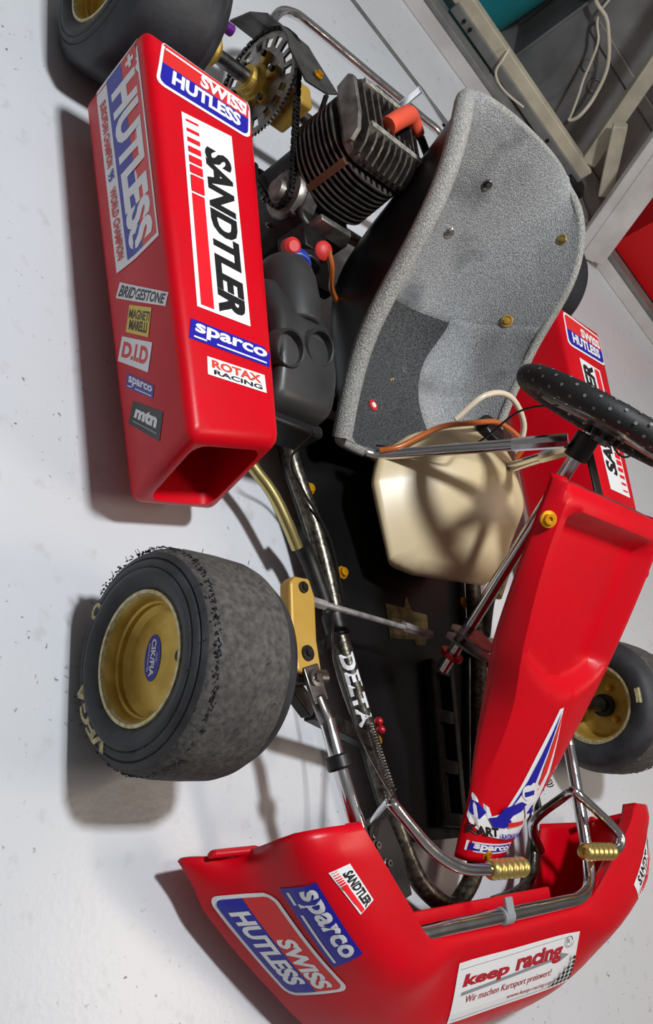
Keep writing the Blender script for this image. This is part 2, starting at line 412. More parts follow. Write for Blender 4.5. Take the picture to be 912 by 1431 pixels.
# ---- wheels
def wheel(x, y, R, wd, side, steer, front, dk=None):
    """side -1 = outer face looks to -Y"""
    ax = V((-math.sin(steer), math.cos(steer), 0)) * (-side); c = V((x, y, R)); h = wd / 2     # axis points inwards
    # a from -h (outer) to +h (inner)
    prof = [(-h + 0.016, 0.070), (-h + 0.008, 0.078), (-h + 0.003, 0.086), (-h, 0.094), (-h + 0.0005, 0.100), (-h + 0.003, 0.1015), (-h + 0.0015, 0.103), (-h + 0.003, 0.110), (-h + 0.0065, 0.1115), (-h + 0.005, 0.1135),
            (-h + 0.009, 0.120), (-h + 0.017, R - 0.0055), (-h + 0.026, R - 0.0025), (-h + 0.04, R - 0.0008), (0, R), (h - 0.04, R - 0.001), (h - 0.028, R - 0.004),
            (h - 0.016, R - 0.010), (h - 0.006, 0.115), (h, 0.103), (h - 0.001, 0.09), (h - 0.008, 0.078), (h - 0.016, 0.070)]
    if not front: prof = [(a, r if r < 0.1 else r * 1.0) for a, r in prof]
    worn = front
    def jit(a, r, t):
        if worn and -h + 0.014 < a < -h + 0.03:
            q = mnoise.noise(V((math.cos(t) * 9, math.sin(t) * 9, a * 120))); q2 = mnoise.noise(V((math.cos(t) * 26, math.sin(t) * 26, a * 200 + 4)))
            return r + 0.003 * q + 0.003 * q2, a + 0.004 * q
        return r, a
    mb = MB(); mb.lathe(prof, c, ax, 120, jit=jit if worn else None, mfun=lambda i: 1 if 10 <= i <= 15 else 0, cap=False)
    ty = mb.build('front_tyre' if front else 'rear_tyre', ['rubber', 'tread' if front else 'tread_smooth'], K, angle=60,
                  label='worn slick tyre with crumbled shoulder' if front else 'wide slick rear tyre')
    # rim
    o_ = -h + 0.012; i_ = h - 0.012; dk = dk if dk is not None else (-0.038 if front else -0.045)
    rp = [(o_ + 0.002, 0.0715), (o_ - 0.003, 0.0775), (o_ - 0.006, 0.0765), (o_ - 0.006, 0.0725), (o_ - 0.002, 0.0705), (o_ + 0.003, 0.0668), (o_ + 0.010, 0.066), (o_ + 0.012, 0.0635), (o_ + 0.018, 0.063), (o_ + 0.020, 0.0605),
          (dk - 0.002, 0.0585), (dk, 0.056), (dk, 0.02), (dk, 0.0005), (dk + 0.006, 0.0005), (dk + 0.006, 0.056), (dk + 0.012, 0.0605), (i_ - 0.02, 0.0625), (i_ - 0.002, 0.0675), (i_ + 0.005, 0.0725), (i_ + 0.005, 0.077), (i_, 0.0775), (i_ - 0.004, 0.0715)]
    mb = MB(); mb.lathe(rp, c, ax, 64, cap=False, mfun=lambda i: 1 if i < 4 or i > len(rp) - 6 else 0); mb.build('wheel_rim', ['gold', 'rim_edge'], ty, angle=35, label='gold anodised wheel rim')
    mb = MB()
    mb.lathe([(dk + 0.006, 0.022), (dk + 0.016, 0.022), (dk + 0.018, 0.014), (h + 0.02, 0.0135)], c, ax, 24)
    mb.build('wheel_hub', 'dark_metal', ty)
    up = V((0, 0, 1)); fw = ax.cross(up).normalized()
    for k in range(3):
        a = math.radians(30 + 120 * k); p = c + (fw * math.cos(a) + up * math.sin(a)) * 0.036
        mb = MB(); mb.lathe([(dk + 0.006, 0.0062), (dk + 0.014, 0.0062), (dk + 0.0145, 0.003)], p, ax, 6); mb.build('wheel_bolt', 'bolt_gold' if front else 'steel', ty, smooth=False)
    return ty, c, ax, h, dk
YF = 0.531
fr, cR, axR, hR, dkR = wheel(1.035, -YF, 0.13, 0.148, -1, -0.034, True)
fl, cL, axL, hL, dkL = wheel(1.035, YF, 0.13, 0.148, 1, -0.034, True, 0.012)
YR = 0.556
rr, cRR, axRR, hRR, dkRR = wheel(0.0, -YR, 0.138, 0.174, -1, 0, False)
rl, cRL, axRL, hRL, dkRL = wheel(0.0, YR, 0.138, 0.174, 1, 0, False)
# lettering, valve and oval sticker on the right front wheel
def polar(c, ax, a, a0, a1, r0, r1):
    fw = V((1, 0, 0)); fw = (fw - ax * fw.dot(ax)).normalized(); up = V((0, 0, 1))
    def f(u, v, d):
        t = math.radians(lerp(a0, a1, u)); r = lerp(r0, r1, v)
        bulge = 0.0 if r > 0.1 else 0.002
        return c + ax * (a - d + bulge) + (fw * math.cos(t) + up * math.sin(t)) * r
    return f
sticker(fr, polar(cR, axR, -hR + 0.001, -30, -88, 0.095, 0.112), [('text', 'VEGA', (0, 0, 1, 1), 's_cream', XB)], 'tyre_lettering', 'worn cream lettering on tyre sidewall')
sticker(fr, polar(cR, axR, -hR + 0.001, -128, -140, 0.095, 0.112), [('text', 'O', (0, 0, 1, 1), 's_cream', XB)], 'tyre_lettering', 'worn cream lettering on tyre sidewall')
def disc_f(c, ax, a, cx, cz, su, sv, ru, rv):
    """local frame on a wheel disc: su, sv = 2D (x,z) directions"""
    fw = V((1, 0, 0)); fw = (fw - ax * fw.dot(ax)).normalized(); up = V((0, 0, 1))
    def f(u, v, d):
        x = cx + su[0] * (u - 0.5) * ru + sv[0] * (v - 0.5) * rv; z = cz + su[1] * (u - 0.5) * ru + sv[1] * (v - 0.5) * rv
        return c + ax * (a - d) + fw * x + up * z
    return f
EL = [(0.5 + 0.5 * math.cos(2 * PI * i / 28), 0.5 + 0.5 * math.sin(2 * PI * i / 28)) for i in range(28)]
sticker(fr, disc_f(cR, axR, dkR, -0.006, -0.012, (0.97, -0.2), (0.2, 0.97), 0.054, 0.030),
        [('poly', EL, 's_blue'), ('text', 'CIK/FIA', (0.1, 0.36, 0.9, 0.66), 's_white', BOLD), ('text', 'HOMOLOGATED', (0.2, 0.2, 0.8, 0.3), 's_white'), ('text', 'CIK', (0.4, 0.74, 0.6, 0.84), 's_white')], label='blue oval approval sticker')
fwR = V((1, 0, 0))
mb = MB(); mb.lathe([(dkR - 0.006, 0.0055), (dkR - 0.005, 0.007), (dkR + 0.002, 0.0075)], cR + V((0.004, 0, 0.041)), axR, 14); mb.build('valve', 'dark_metal', fr)
_fi = polar(cL, axL, 0.0, 96, 80, 0.092, 0.103)
sticker(fl, lambda u, v, d: _fi(u, v, 0) + axL * (hL - 0.0005 + d), [('rect', (0, 0, 1, 1), 's_cream')], 'tyre_mark', 'small cream mark on tyre sidewall')
mb = MB()      # moulding hairs of the tyre
for k in range(46):
    t = 2 * PI * k / 46 + random.uniform(-.05, .05); r_ = random.choice((0.1, 0.118, 0.129)); a = {0.1: -hR, 0.118: -hR + 0.007, 0.129: random.uniform(-0.03, 0.06)}[r_]
    dirv = V((math.cos(t), 0, math.sin(t))); p = cR + axR * a + dirv * r_; q = p + dirv * 0.006 + axR * random.uniform(-0.006, 0.002)
    mb.tube([p, q], 0.0005, 4, False)
mb.build('rubber_hairs', 'rubber', fr)['kind'] = 'stuff'
for wh, c_, ax_, h_ in ((fr, cR, axR, hR), (fl, cL, axL, hL)):
    mb = MB()
    for k in range(420):          # crumbled rubber along the worn shoulder
        t = random.uniform(0, 2 * PI); a = -h_ + 0.019 + random.gauss(0, 0.0022) + 0.003 * math.sin(t * 3); e = V((math.cos(t), 0, math.sin(t))); T = V((-math.sin(t), 0, math.cos(t)))
        p = c_ + ax_ * a + e * (0.1262 + random.uniform(0, 0.0012)); sz = random.uniform(0.0016, 0.0042)
        mb.box(p, (sz, random.uniform(0.0008, 0.0022), random.uniform(0.0008, 0.0016)), Matrix((T, ax_, e)).transposed() @ Matrix.Rotation(random.uniform(-0.6, 0.6), 3, 'Z') @ Matrix.Rotation(random.uniform(-0.5, 0.5), 3, 'X'))
    mb.build('rubber_crumbs', 'tread_smooth', wh, smooth=False)['kind'] = 'stuff'

# ---- floor tray and frame
def plate(poly, z0, z1):
    m_ = MB(); m_.prism(poly, lambda u, v, d: V((u, v, d)), z0, z1); return m_
rail = [(0.10, -0.275), (0.4, -0.272), (0.55, -0.262), (0.667, -0.245), (0.78, -0.207), (0.882, -0.186), (0.944, -0.178), (1.045, -0.150), (1.15, -0.121), (1.25, -0.09), (1.305, -0.06), (1.338, -0.015)]
loop = rail + [(1.346, 0.015)] + [(x, -y + 0.02) for x, y in rail[::-1]]
tray = [(x, y) for x, y in rail if 0.5 <= x <= 1.26] + [(x, -y + 0.02) for x, y in rail[::-1] if 0.5 <= x <= 1.26]
plate(tray, 0.036, 0.041).build('floor_tray', 'black_gloss', K, smooth=False, label='black floor tray')
mb = MB(); mb.tube([(x, y, 0.06) for x, y in loop], 0.0145, 14); fo = mb.build('main_frame_tube', 'frame_metal', K, label='dark grey steel frame tube')
mb = MB(); mb.tube([(0.905, -0.203, 0.062), (0.832, -0.236, 0.066), (0.80, -0.268, 0.072)], 0.0135, 14); st = mb.build('side_bar_socket', 'dark_metal', K)
mb = MB(); mb.tube([(0.825, -0.262, 0.071), (0.792, -0.285, 0.077), (0.756, -0.31, 0.08), (0.728, -0.337, 0.08), (0.70, -0.38, 0.08), (0.69, -0.50, 0.08)], 0.0095, 12); mb.build('pod_bar', 'pale_brass', K, label='brass coloured pod support bar')
mb = MB(); mb.tube([(0.905, 0.223, 0.062), (0.832, 0.256, 0.066), (0.80, 0.288, 0.072)], 0.0135, 14); mb.build('side_bar_socket', 'dark_metal', K)
mb = MB(); mb.tube([(0.825, 0.282, 0.071), (0.756, 0.33, 0.08), (0.72, 0.38, 0.08), (0.69, 0.53, 0.08)], 0.0095, 12); mb.build('pod_bar', 'pale_brass', K)
# cross tubes
for x, y0, y1 in ((0.53, -0.26, 0.28), (0.12, -0.28, 0.3)):
    mb = MB(); mb.tube([(x, y0, 0.06), (x, y1, 0.06)], 0.0125, 12, False); mb.build('cross_tube', 'frame_metal', K)
# slotted channel on the tray
mb = MB(); z0, z1 = 0.041, 0.056
c0, c1 = V((0.965, 0.085, 0)), V((1.235, 0.055, 0)); dd_ = (c1 - c0); ln = dd_.length; dd_.normalize(); nn_ = V((-dd_.y, dd_.x, 0))
RC = Matrix((dd_, nn_, V((0, 0, 1)))).transposed()
for sgn in (-1, 1): mb.box((c0 + c1) / 2 + nn_ * 0.026 * sgn + V((0, 0, 0.05)), (ln, 0.012, 0.018), RC)
for k in range(4): mb.box(c0 + dd_ * (0.012 + k * (ln - 0.024) / 3) + V((0, 0, 0.0495)), (0.022, 0.052, 0.016), RC)
mb.build('slotted_channel', 'dark_metal', K, smooth=False, bevel=0.002)
for p in ((0.834, -0.132), (0.839, 0.208), (0.70, -0.19), (1.10, -0.10), (1.22, 0.10)):
    mb = MB(); mb.lathe([(0.041, 0.011), (0.043, 0.011), (0.0432, 0.0075), (0.049, 0.0075), (0.050, 0.004)], (p[0], p[1], 0), (0, 0, 1), 12); mb.build('tray_bolt', 'bolt_gold', K, label='gold bolt')
tg = quad((0.862, -0.03, 0.0415), (0.86, 0.085, 0.0415), (0.925, 0.078, 0.0415), (0.932, -0.03, 0.0415))
sticker(K, tg, [('poly', [(0, 0), (0.62, 0), (0.64, -0.14), (0.9, -0.14), (0.92, 0), (1, 0.1), (1, 0.72), (0.62, 0.76), (0.52, 1.12), (0.42, 0.82), (0, 0.86)], 'tag_yellow'),
                ('rect', (0.1, 0.1, 0.45, 0.5), 's_cream')], label='small yellowed plate on the tray')
# DELTA lettering on the right rail
def tube_text():
    a, b = V((0.975, -0.172, 0.06)), V((1.083, -0.1415, 0.06)); T = (b - a).normalized(); side = V((T.y, -T.x, 0))
    def f(u, v, d):
        ang = math.radians(lerp(5, 100, 1 - v)); p = a + (b - a) * u
        return p + (side * math.sin(ang - 0.35) + V((0, 0, 1)) * math.cos(ang - 0.35)) * (0.0147 + d)
    return f
sticker(fo, tube_text(), [('text', 'DELTA', (0, 0, 1, 1), 's_white', XB)], 'frame_lettering', 'white lettering on frame tube')

# ---- front bumper tube, clips
mb = MB()
bp_ = [(1.095, -0.322, 0.15), (1.16, -0.312, 0.156), (1.25, -0.290, 0.16), (1.315, -0.278, 0.165), (1.345, -0.262, 0.168), (1.359, -0.228, 0.17), (1.3595, -0.15, 0.17), (1.36, 0, 0.17), (1.3595, 0.14, 0.17), (1.358, 0.2, 0.17), (1.342, 0.243, 0.167), (1.30, 0.262, 0.164), (1.23, 0.275, 0.16), (1.12, 0.295, 0.152)]
mb.tube(bp_, 0.0105, 14); bt = mb.build('front_bumper_tube', 'chrome', K, label='chromed front bumper tube')
for s_, p in ((-1, (1.095, -0.322, 0.15)), (1, (1.12, 0.295, 0.152))):
    mb = MB(); mb.tube([V(p) + V((0.004, 0, 0)), V(p) + V((-0.03, s_ * 0.012, -0.003))], lambda t: 0.0105, 10, False)
    mb.box(V(p) + V((-0.045, s_ * 0.016, 0)), (0.05, 0.03, 0.006), Matrix.Rotation(-s_ * 0.3, 3, 'Z')); mb.build('bumper_lug', 'steel', bt, bevel=0.002)
    mb = MB(); mb.lathe([(0, 0.011), (0.005, 0.011), (0.0055, 0.006), (0.009, 0.005)], V(p) + V((-0.052, s_ * 0.018, 0.002)), (0, 0, 1), 16); mb.build('lug_bolt', 'steel', bt)
mb = MB(); mb.tube([(1.139, -0.3165, 0.1545), (1.158, -0.3125, 0.156)], 0.0165, 16, False); mb.build('rubber_ring', 'black', bt, bevel=0.003)
for yc in (-0.02,):
    mb = MB(); mb.tube([(1.36, yc - 0.012, 0.17), (1.36, yc + 0.012, 0.17)], 0.0125, 16, False); mb.box((1.348, yc, 0.181), (0.024, 0.018, 0.004)); mb.build('bumper_clip', 's_gray', bt, bevel=0.001)

# ---- steering gear at the front axle
def beam(pts, w_, h_, name, m, parent=K, bev=0.002, label=None):
    mb = MB()
    for a, b in zip(pts, pts[1:]):
        a, b = V(a), V(b); T = (b - a).normalized(); S = T.cross(V((0, 0, 1)));
        S = S.normalized() if S.length > 1e-3 else V((0, 1, 0)); U = S.cross(T)
        mb.box((a + b) / 2, ((b - a).length, w_, h_), Matrix((T, S, U)).transposed())
    return mb.build(name, m, parent, bevel=bev, smooth=False, label=label)
for s_, y0 in ((-1, 0.0), (1, 0.02)):
    Y = lambda y: s_ * y + (y0 if s_ > 0 and y < 0.25 else 0)
    arm = MB()      # gold steering arm plate
    poly = [(0.905, 0.328), (0.905, 0.356), (0.915, 0.366), (0.985, 0.372), (1.035, 0.368), (1.04, 0.33), (1.03, 0.322), (0.99, 0.325), (0.93, 0.32)]
    arm.prism(poly, lambda u, v, d: V((u, s_ * v, d)), 0.128, 0.15)
    ao = arm.build('steering_arm', 'gold_paint', K, smooth=False, bevel=0.004, label='gold steering arm block')
    for px, py in ((0.92, 0.343), (1.01, 0.347)):
        mb = MB(); mb.lathe([(0.15, 0.0105 if px > 1 else 0.008), (0.153, 0.0105 if px > 1 else 0.008), (0.1535, 0.005), (0.156, 0.005)], (px, s_ * py, 0), (0, 0, 1), 16); mb.build('arm_bolt', 'dark_metal', ao)
    mb = MB(); mb.tube([(1.035, s_ * 0.30, 0.13), (1.035, s_ * 0.50, 0.13)], 0.0125, 14, False); mb.build('stub_axle', 'steel', K)
    mb = MB(); mb.tube([(1.03, s_ * 0.335, 0.07), (1.03, s_ * 0.335, 0.127)], 0.011, 12, False); mb.build('king_pin', 'dark_metal', K)
    beam([(1.035, s_ * 0.345, 0.105), (1.075, s_ * 0.30, 0.1), (1.11, Y(0.15), 0.075)], 0.022, 0.02, 'kingpin_bracket', 'dark_metal')
    beam([(1.03, s_ * 0.345, 0.078), (0.95, Y(0.19), 0.065)], 0.016, 0.016, 'kingpin_bracket', 'dark_metal')
    mb = MB(); mb.lathe([(-0.018, 0.019), (0.018, 0.019)], (0.93, Y(0.183), 0.06), (0.97, s_ * -0.2, 0), 16); mb.build('frame_clamp', 'dark_metal', K, bevel=0.002)
mb = MB(); mb.tube([(0.925, -0.315, 0.125), (0.945, -0.06, 0.125)], 0.0045, 10, False); mb.tube([(0.94, -0.10, 0.125), (0.946, -0.03, 0.123)], 0.008, 6, False); mb.tube([(0.925, -0.318, 0.125), (0.929, -0.275, 0.125)], 0.0075, 6, False); mb.build('tie_rod', 'rod_steel', K)
mb = MB(); mb.tube([(0.925, 0.335, 0.125), (0.945, 0.10, 0.122)], 0.0045, 10, False); mb.tube([(0.94, 0.15, 0.122), (0.945, 0.09, 0.122)], 0.008, 6, False); mb.build('tie_rod', 'rod_steel', K)
# steering column
COLB = V((0.972, 0.028, 0.118)); COLT = V((0.695, 0.028, 0.437)); CD = (COLT - COLB).normalized()
mb = MB(); mb.tube([COLB - CD * 0.03, COLT + CD * 0.01], 0.0108, 14, False); sc = mb.build('steering_column', 'chrome', K)
mb = MB(); mb.lathe([(-0.004, 0.02), (0.004, 0.02)], COLB, CD, 18); mb.build('column_collar', 'red_anod', sc)
S2 = V((0, 1, 0)); U2 = S2.cross(CD)
mb = MB()
pp = [(-0.045, 0.0), (-0.03, -0.012), (0.03, -0.012), (0.045, 0.0), (0.03, 0.04), (0.012, 0.06), (-0.012, 0.06), (-0.03, 0.04)]
mb.prism(pp, lambda u, v, d: COLB + CD * (0.03 + d) + S2 * u - U2 * v * -1, 0, 0.005); mb.prism(pp, lambda u, v, d: COLB + CD * (0.03 + d) + S2 * u - U2 * v * -1, 0.016, 0.02)
mb.build('track_rod_plate', 'steel', sc, smooth=False, bevel=0.001)
# column head and its two legs
HP = COLB.lerp(COLT, 0.93)
mb = MB(); mb.lathe([(-0.022, 0.019), (0.02, 0.019)], HP, CD, 18); mb.build('column_bush', 'black', sc, bevel=0.002)
for s_, foot in ((-1, (0.655, -0.115, 0.13)), (1, (0.60, 0.225, 0.09))):
    foot = V(foot)
    mb = MB(); top_ = HP + V((-0.01, s_ * 0.018, -0.012)); mid = top_.lerp(foot, 0.28)
    mb.tube([mid, foot, foot + (V((0.62, s_ * 0.255, 0.06)) - foot) * (0.98 if s_ > 0 else 0.12)], 0.0095, 12, False)
    mb.tube([top_, top_.lerp(foot, 0.12), mid], lambda t: lerp(0.012, 0.0105, t), 8, False)
    mb.build('column_leg', 'chrome', K, label='chromed column support tube')
beam([HP + V((0.0, 0.02, 0.0)), HP + V((0.12, 0.09, -0.03))], 0.03, 0.004, 'fairing_bracket', 'black')
# wiring on the leg
mb = MB(); mb.tube([(0.64, -0.12, 0.135), (0.662, -0.06, 0.20), (0.665, -0.03, 0.27), (0.64, -0.02, 0.36), (0.66, 0.04, 0.435), (0.72, 0.10, 0.44), (0.70, 0.16, 0.45)], 0.0018, 6); mb.build('wiring', 'black', K)

# ---- steering wheel
WN = V((-0.691, 0.073, 0.719)).normalized(); WC = V((0.700, 0.02, 0.470)); WU = V((0, 1, 0)); WU = (WU - WN * WU.dot(WN)).normalized(); WV = WN.cross(WU)
RWH = 0.140
mb = MB(); NP = 40; pts = []
for i in range(NP):
    a = 2 * PI * i / NP; r_ = RWH * (1 - 0.12 * max(0, math.sin(a) if False else -math.sin(a)) ** 3)
    pts.append(WC + WU * (RWH * math.cos(a)) + WV * (r_ * math.sin(a)))
mb.tube(pts, 0.0185, 16, False, closed=True); sw = mb.build('steering_wheel', 'grip', K, label='black perforated steering wheel')
mb = MB()
for i in range(52):
    a = 2 * PI * i / 52
    for b in (0, 60, 120, 180, 240, 300):
        bb = math.radians(b + (30 if i % 2 else 0))
        rad = WU * math.cos(a) + WV * math.sin(a); n_ = rad * math.cos(bb) + WN * math.sin(bb)
        c_ = WC + rad * RWH + n_ * 0.0183
        e1 = n_.orthogonal().normalized(); e2 = n_.cross(e1)
        mb.add([c_ + n_ * 0.0004 + (e1 * math.cos(q * PI / 3) + e2 * math.sin(q * PI / 3)) * 0.0026 for q in range(6)], [tuple(range(6))])
mb.build('perforation', 'dimple', sw, smooth=False)['kind'] = 'stuff'
mb = MB()
for k in range(3):
    a = math.radians(90 + 120 * k); dirv = WU * math.cos(a) + WV * math.sin(a); sd = WN.cross(dirv)
    mb.prism([(0.0, -0.03), (0.06, -0.016), (0.125, -0.012), (0.135, 0), (0.125, 0.012), (0.06, 0.016), (0.0, 0.03)], lambda u, v, d: WC + dirv * u + sd * v + WN * d, -0.012, -0.008)
mb.build('wheel_spokes', 'alu', sw, smooth=False)
mb = MB(); mb.lathe([(-0.035, 0.014), (-0.02, 0.014), (-0.018, 0.032), (-0.012, 0.032)], WC, WN, 20); mb.build('steering_hub', 'steel', sw)
for k in range(6):
    a = math.radians(60 * k); p = WC + (WU * math.cos(a) + WV * math.sin(a)) * 0.024
    mb = MB(); mb.lathe([(-0.028, 0.005), (-0.018, 0.005)], p, WN, 6); mb.build('hub_bolt', 'black', sw, smooth=False)
    mb = MB(); mb.lathe([(-0.008, 0.005), (-0.003, 0.005)], p, WN, 6); mb.build('hub_bolt', 'bolt_gold', sw, smooth=False)

# ---- fuel tank
tk = [(0.692, -0.142, 0.13), (0.848, -0.095, 0.11), (0.851, 0.143, 0.15), (0.719, 0.157, 0.235), (0.665, 0.071, 0.235), (0.70, 0.235, 0.18), (0.654, -0.119, 0.14),
      (0.605, -0.051, 0.17), (0.545, 0.13, 0.195), (0.565, 0.059, 0.19), (0.60, 0.19, 0.21),
      (0.69, -0.03, 0.046), (0.80, -0.01, 0.046), (0.80, 0.12, 0.046), (0.70, 0.21, 0.046), (0.56, 0.17, 0.046), (0.60, 0.01, 0.046)]
bm = bmesh.new()
for p in tk: bm.verts.new(p)
r_ = bmesh.ops.convex_hull(bm, input=bm.verts)
bmesh.ops.delete(bm, geom=[g for g in r_['geom_interior'] if isinstance(g, bmesh.types.BMVert)], context='VERTS')
bmesh.ops.dissolve_limit(bm, angle_limit=math.radians(9), verts=bm.verts, edges=bm.edges)
bmesh.ops.bevel(bm, geom=list(bm.edges) + list(bm.verts), offset=0.016, segments=5, profile=0.5, affect='EDGES', clamp_overlap=True)
to = from_bm('fuel_tank', bm, 'tank', K, label='cream translucent plastic fuel tank', angle=60)
mb = MB(); mb.lathe([(0, 0.03), (0.018, 0.03), (0.022, 0.026), (0.022, 0.001)], (0.575, 0.125, 0.20), (-0.2, 0, 1), 20); mb.build('tank_cap', 'black', to, bevel=0.002)
mb = MB(); mb.tube([(0.575, 0.03, 0.20), (0.54, 0.06, 0.25), (0.53, 0.12, 0.265), (0.56, 0.18, 0.25), (0.60, 0.20, 0.215)], 0.0055, 10); mb.build('breather_hose', 'hose_clear', to)
mb = MB(); mb.tube([(0.655, -0.125, 0.145), (0.65, -0.10, 0.17), (0.61, -0.03, 0.205), (0.585, 0.05, 0.222), (0.57, 0.12, 0.235), (0.59, 0.19, 0.235), (0.61, 0.20, 0.21)], 0.005, 10); mb.build('fuel_hose', 'hose_amber', to)

# ---- seat
ST = [(0.0, 0.625, 0.085, 0.635, 0.190, 0.115), (0.12, 0.54, 0.068, 0.575, 0.200, 0.150), (0.26, 0.43, 0.062, 0.49, 0.206, 0.205), (0.38, 0.335, 0.075, 0.425, 0.207, 0.280),
      (0.5, 0.262, 0.13, 0.365, 0.205, 0.345), (0.63, 0.21, 0.215, 0.30, 0.202, 0.398), (0.76, 0.172, 0.31, 0.235, 0.196, 0.428), (0.88, 0.145, 0.40, 0.18, 0.183, 0.440), (1.0, 0.128, 0.452, 0.142, 0.160, 0.432)]
YS = 0.01
def seat_pt(u, v):
    cx, cz, rx, ry, rz = crom(ST, u); t = abs(v); sg = 1 if v >= 0 else -1
    k = min(1, max(0, (u - 0.55) / 0.45)); 
    yy = math.sin(t * PI / 2) ** lerp(0.82, 0.95, k); lift = (1 - math.cos(t * PI / 2)) ** lerp(1.25, 1.0, k)
    hip = 0.020 * math.exp(-((t - 0.62) / 0.17) ** 2) * math.exp(-((u - 0.40) / 0.13) ** 2)
    dip = 0.030 * math.exp(-((u - 0.44) / 0.10) ** 2) * sg * t ** 3      # the left side is cut lower than the right
    return V((lerp(cx, rx, lift), YS + sg * (ry * yy + hip), lerp(cz, rz, lift) - max(0, dip)))
NU, NV = 44, 40; mb = MB()
mb.v = [tuple(seat_pt(i / NU, -1 + 2 * j / NV)) for i in range(NU + 1) for j in range(NV + 1)]
for i in range(NU):
    for j in range(NV):
        mb.f.append((i * (NV + 1) + j, (i + 1) * (NV + 1) + j, (i + 1) * (NV + 1) + j + 1, i * (NV + 1) + j + 1)); mb.m.append(0)
so = mb.build('seat', ['black', 'carpet_dark'], K, solid=1e-9, label='black seat shell lined with grey felt')
for p in so.data.polygons: p.use_smooth = True
sd_ = so.modifiers['solid']; sd_.thickness = 0.008; sd_.offset = -1; sd_.material_offset = 1; sd_.material_offset_rim = 1
def seat_n(u, v):
    e = 1e-3; du = seat_pt(min(1, u + e), v) - seat_pt(max(0, u - e), v); dv = seat_pt(u, min(1, v + e)) - seat_pt(u, max(-1, v - e))
    n = du.cross(dv).normalized(); c = V((0.38, YS, 0.45))
    return n if n.dot(c - seat_pt(u, v)) > 0 else -n
def pad(name, u0, u1, va, vb, nu, nv, th, m, label=None):
    mb = MB()
    for i in range(nu + 1):
        u = lerp(u0, u1, i / nu)
        for j in range(nv + 1):
            v = lerp(va(u), vb(u), j / nv)
            eu = min(1, min(i, nu - i) / 2.0); ev = min(1, min(j, nv - j) / 2.0)
            if u0 <= 0: eu = min(1, (nu - i) / 2.0)
            if u1 >= 1: eu = min(1, i / 2.0)
            if abs(va(u)) > 0.98 and j < nv / 2: ev = 1
            if abs(vb(u)) > 0.98 and j > nv / 2: ev = 1
            k = math.sqrt(max(0, 1 - (1 - eu) ** 2)) * math.sqrt(max(0, 1 - (1 - ev) ** 2))
            mb.v.append(tuple(seat_pt(u, v) + seat_n(u, v) * (0.0004 + th * k)))
    for i in range(nu):
        for j in range(nv):
            mb.f.append((i * (nv + 1) + j, i * (nv + 1) + j + 1, (i + 1) * (nv + 1) + j + 1, (i + 1) * (nv + 1) + j)); mb.m.append(0)
    o = mb.build(name, m, so, label=label, angle=180); PADS.append((list(mb.v), list(mb.f))); return o
PADS = []
pad('back_felt', 0.455, 1.0, lambda u: -1, lambda u: 1, 36, 44, 0.010, 'carpet', 'light grey felt on the seat back')
pad('side_felt', 0.0, 0.50, lambda u: 0.30 + 0.16 * math.sin(PI * min(1, u / 0.46)) ** 1.5 * -1 + 0.12, lambda u: 1, 28, 18, 0.012, 'carpet', 'light grey felt on the seat side')
pad('side_felt', 0.0, 0.47, lambda u: -1, lambda u: -0.86 + 0.46 * max(0, 1 - u / 0.20) ** 1.3, 28, 10, 0.010, 'carpet_edge', 'light grey felt on the seat side')
rim = [seat_pt(i / 30, -1) for i in range(31)] + [seat_pt(1, -1 + 2 * j / 20) for j in range(1, 20)] + [seat_pt(1 - i / 30, 1) for i in range(31)]
for _ in range(6): rim = [rim[0]] + [(rim[i - 1] + rim[i] * 2 + rim[i + 1]) / 4 for i in range(1, len(rim) - 1)] + [rim[-1]]
mb = MB(); mb.tube(rim, lambda t: 0.0165 if t < 0.34 else lerp(0.0165, 0.009, min(1, (t - 0.34) / 0.06)), 12, False); mb.build('seat_edge_roll', 'carpet_edge', so)
mb = MB(); mb.tube([seat_pt(0, -1 + 2 * j / 20) for j in range(21)], 0.009, 10, False); mb.build('seat_edge_roll', 'carpet_edge', so)

for (p_, n_, r_, m_) in (((0.1695, 0.0233, 0.353), (0.96, -0.1, 0.28), 0.0105, 'steel'), ((0.2049, 0.0366, 0.2523), (0.92, -0.1, 0.38), 0.0105, 'chrome'), ((0.231, 0.1935, 0.3955), (0.3, -0.94, 0.1), 0.010, 'pale_brass'),
                       ((0.3315, 0.1946, 0.2502), (0.2, -0.96, 0.14), 0.0125, 'gold_paint'), ((0.3934, 0.084, 0.0752), (0, 0.1, 1), 0.0085, 'chrome'), ((0.4284, 0.0452, 0.0704), (0, 0, 1), 0.005, 'pale_brass')):
    hn = V(n_).normalized(); p_ = V(p_) - hn * 0.002
    hit = None
    for vs_, fs_ in PADS:
        h_ = BVHTree.FromPolygons(vs_, fs_).ray_cast(p_ + hn * 0.05, -hn)
        if h_[0] is not None and (hit is None or h_[3] < hit[3]): hit = h_
    if hit is not None: p_ = hit[0]
    mb = MB(); mb.lathe([(-0.002, r_), (0.002, r_), (0.003, r_ * 0.8), (0.001, r_ * 0.55), (0.005, r_ * 0.5), (0.006, r_ * 0.2), (0.006, 0.0003)], p_, hn, 18); mb.build('seat_washer', m_, so, label='metal washer with bolt in the seat')
mb = MB(); mb.lathe([(0.0, 0.011), (0.003, 0.011), (0.004, 0.006), (0.004, 0.0003)], (0.5114, -0.0326, 0.0735), (0, 0, 1), 18); mb.build('seat_badge', 'red_cap', so, label='small red round badge')
mb = MB(); mb.lathe([(0.004, 0.0055), (0.005, 0.005), (0.005, 0.0003)], (0.5114, -0.0326, 0.0735), (0, 0, 1), 14); mb.build('seat_badge', 's_white', so)

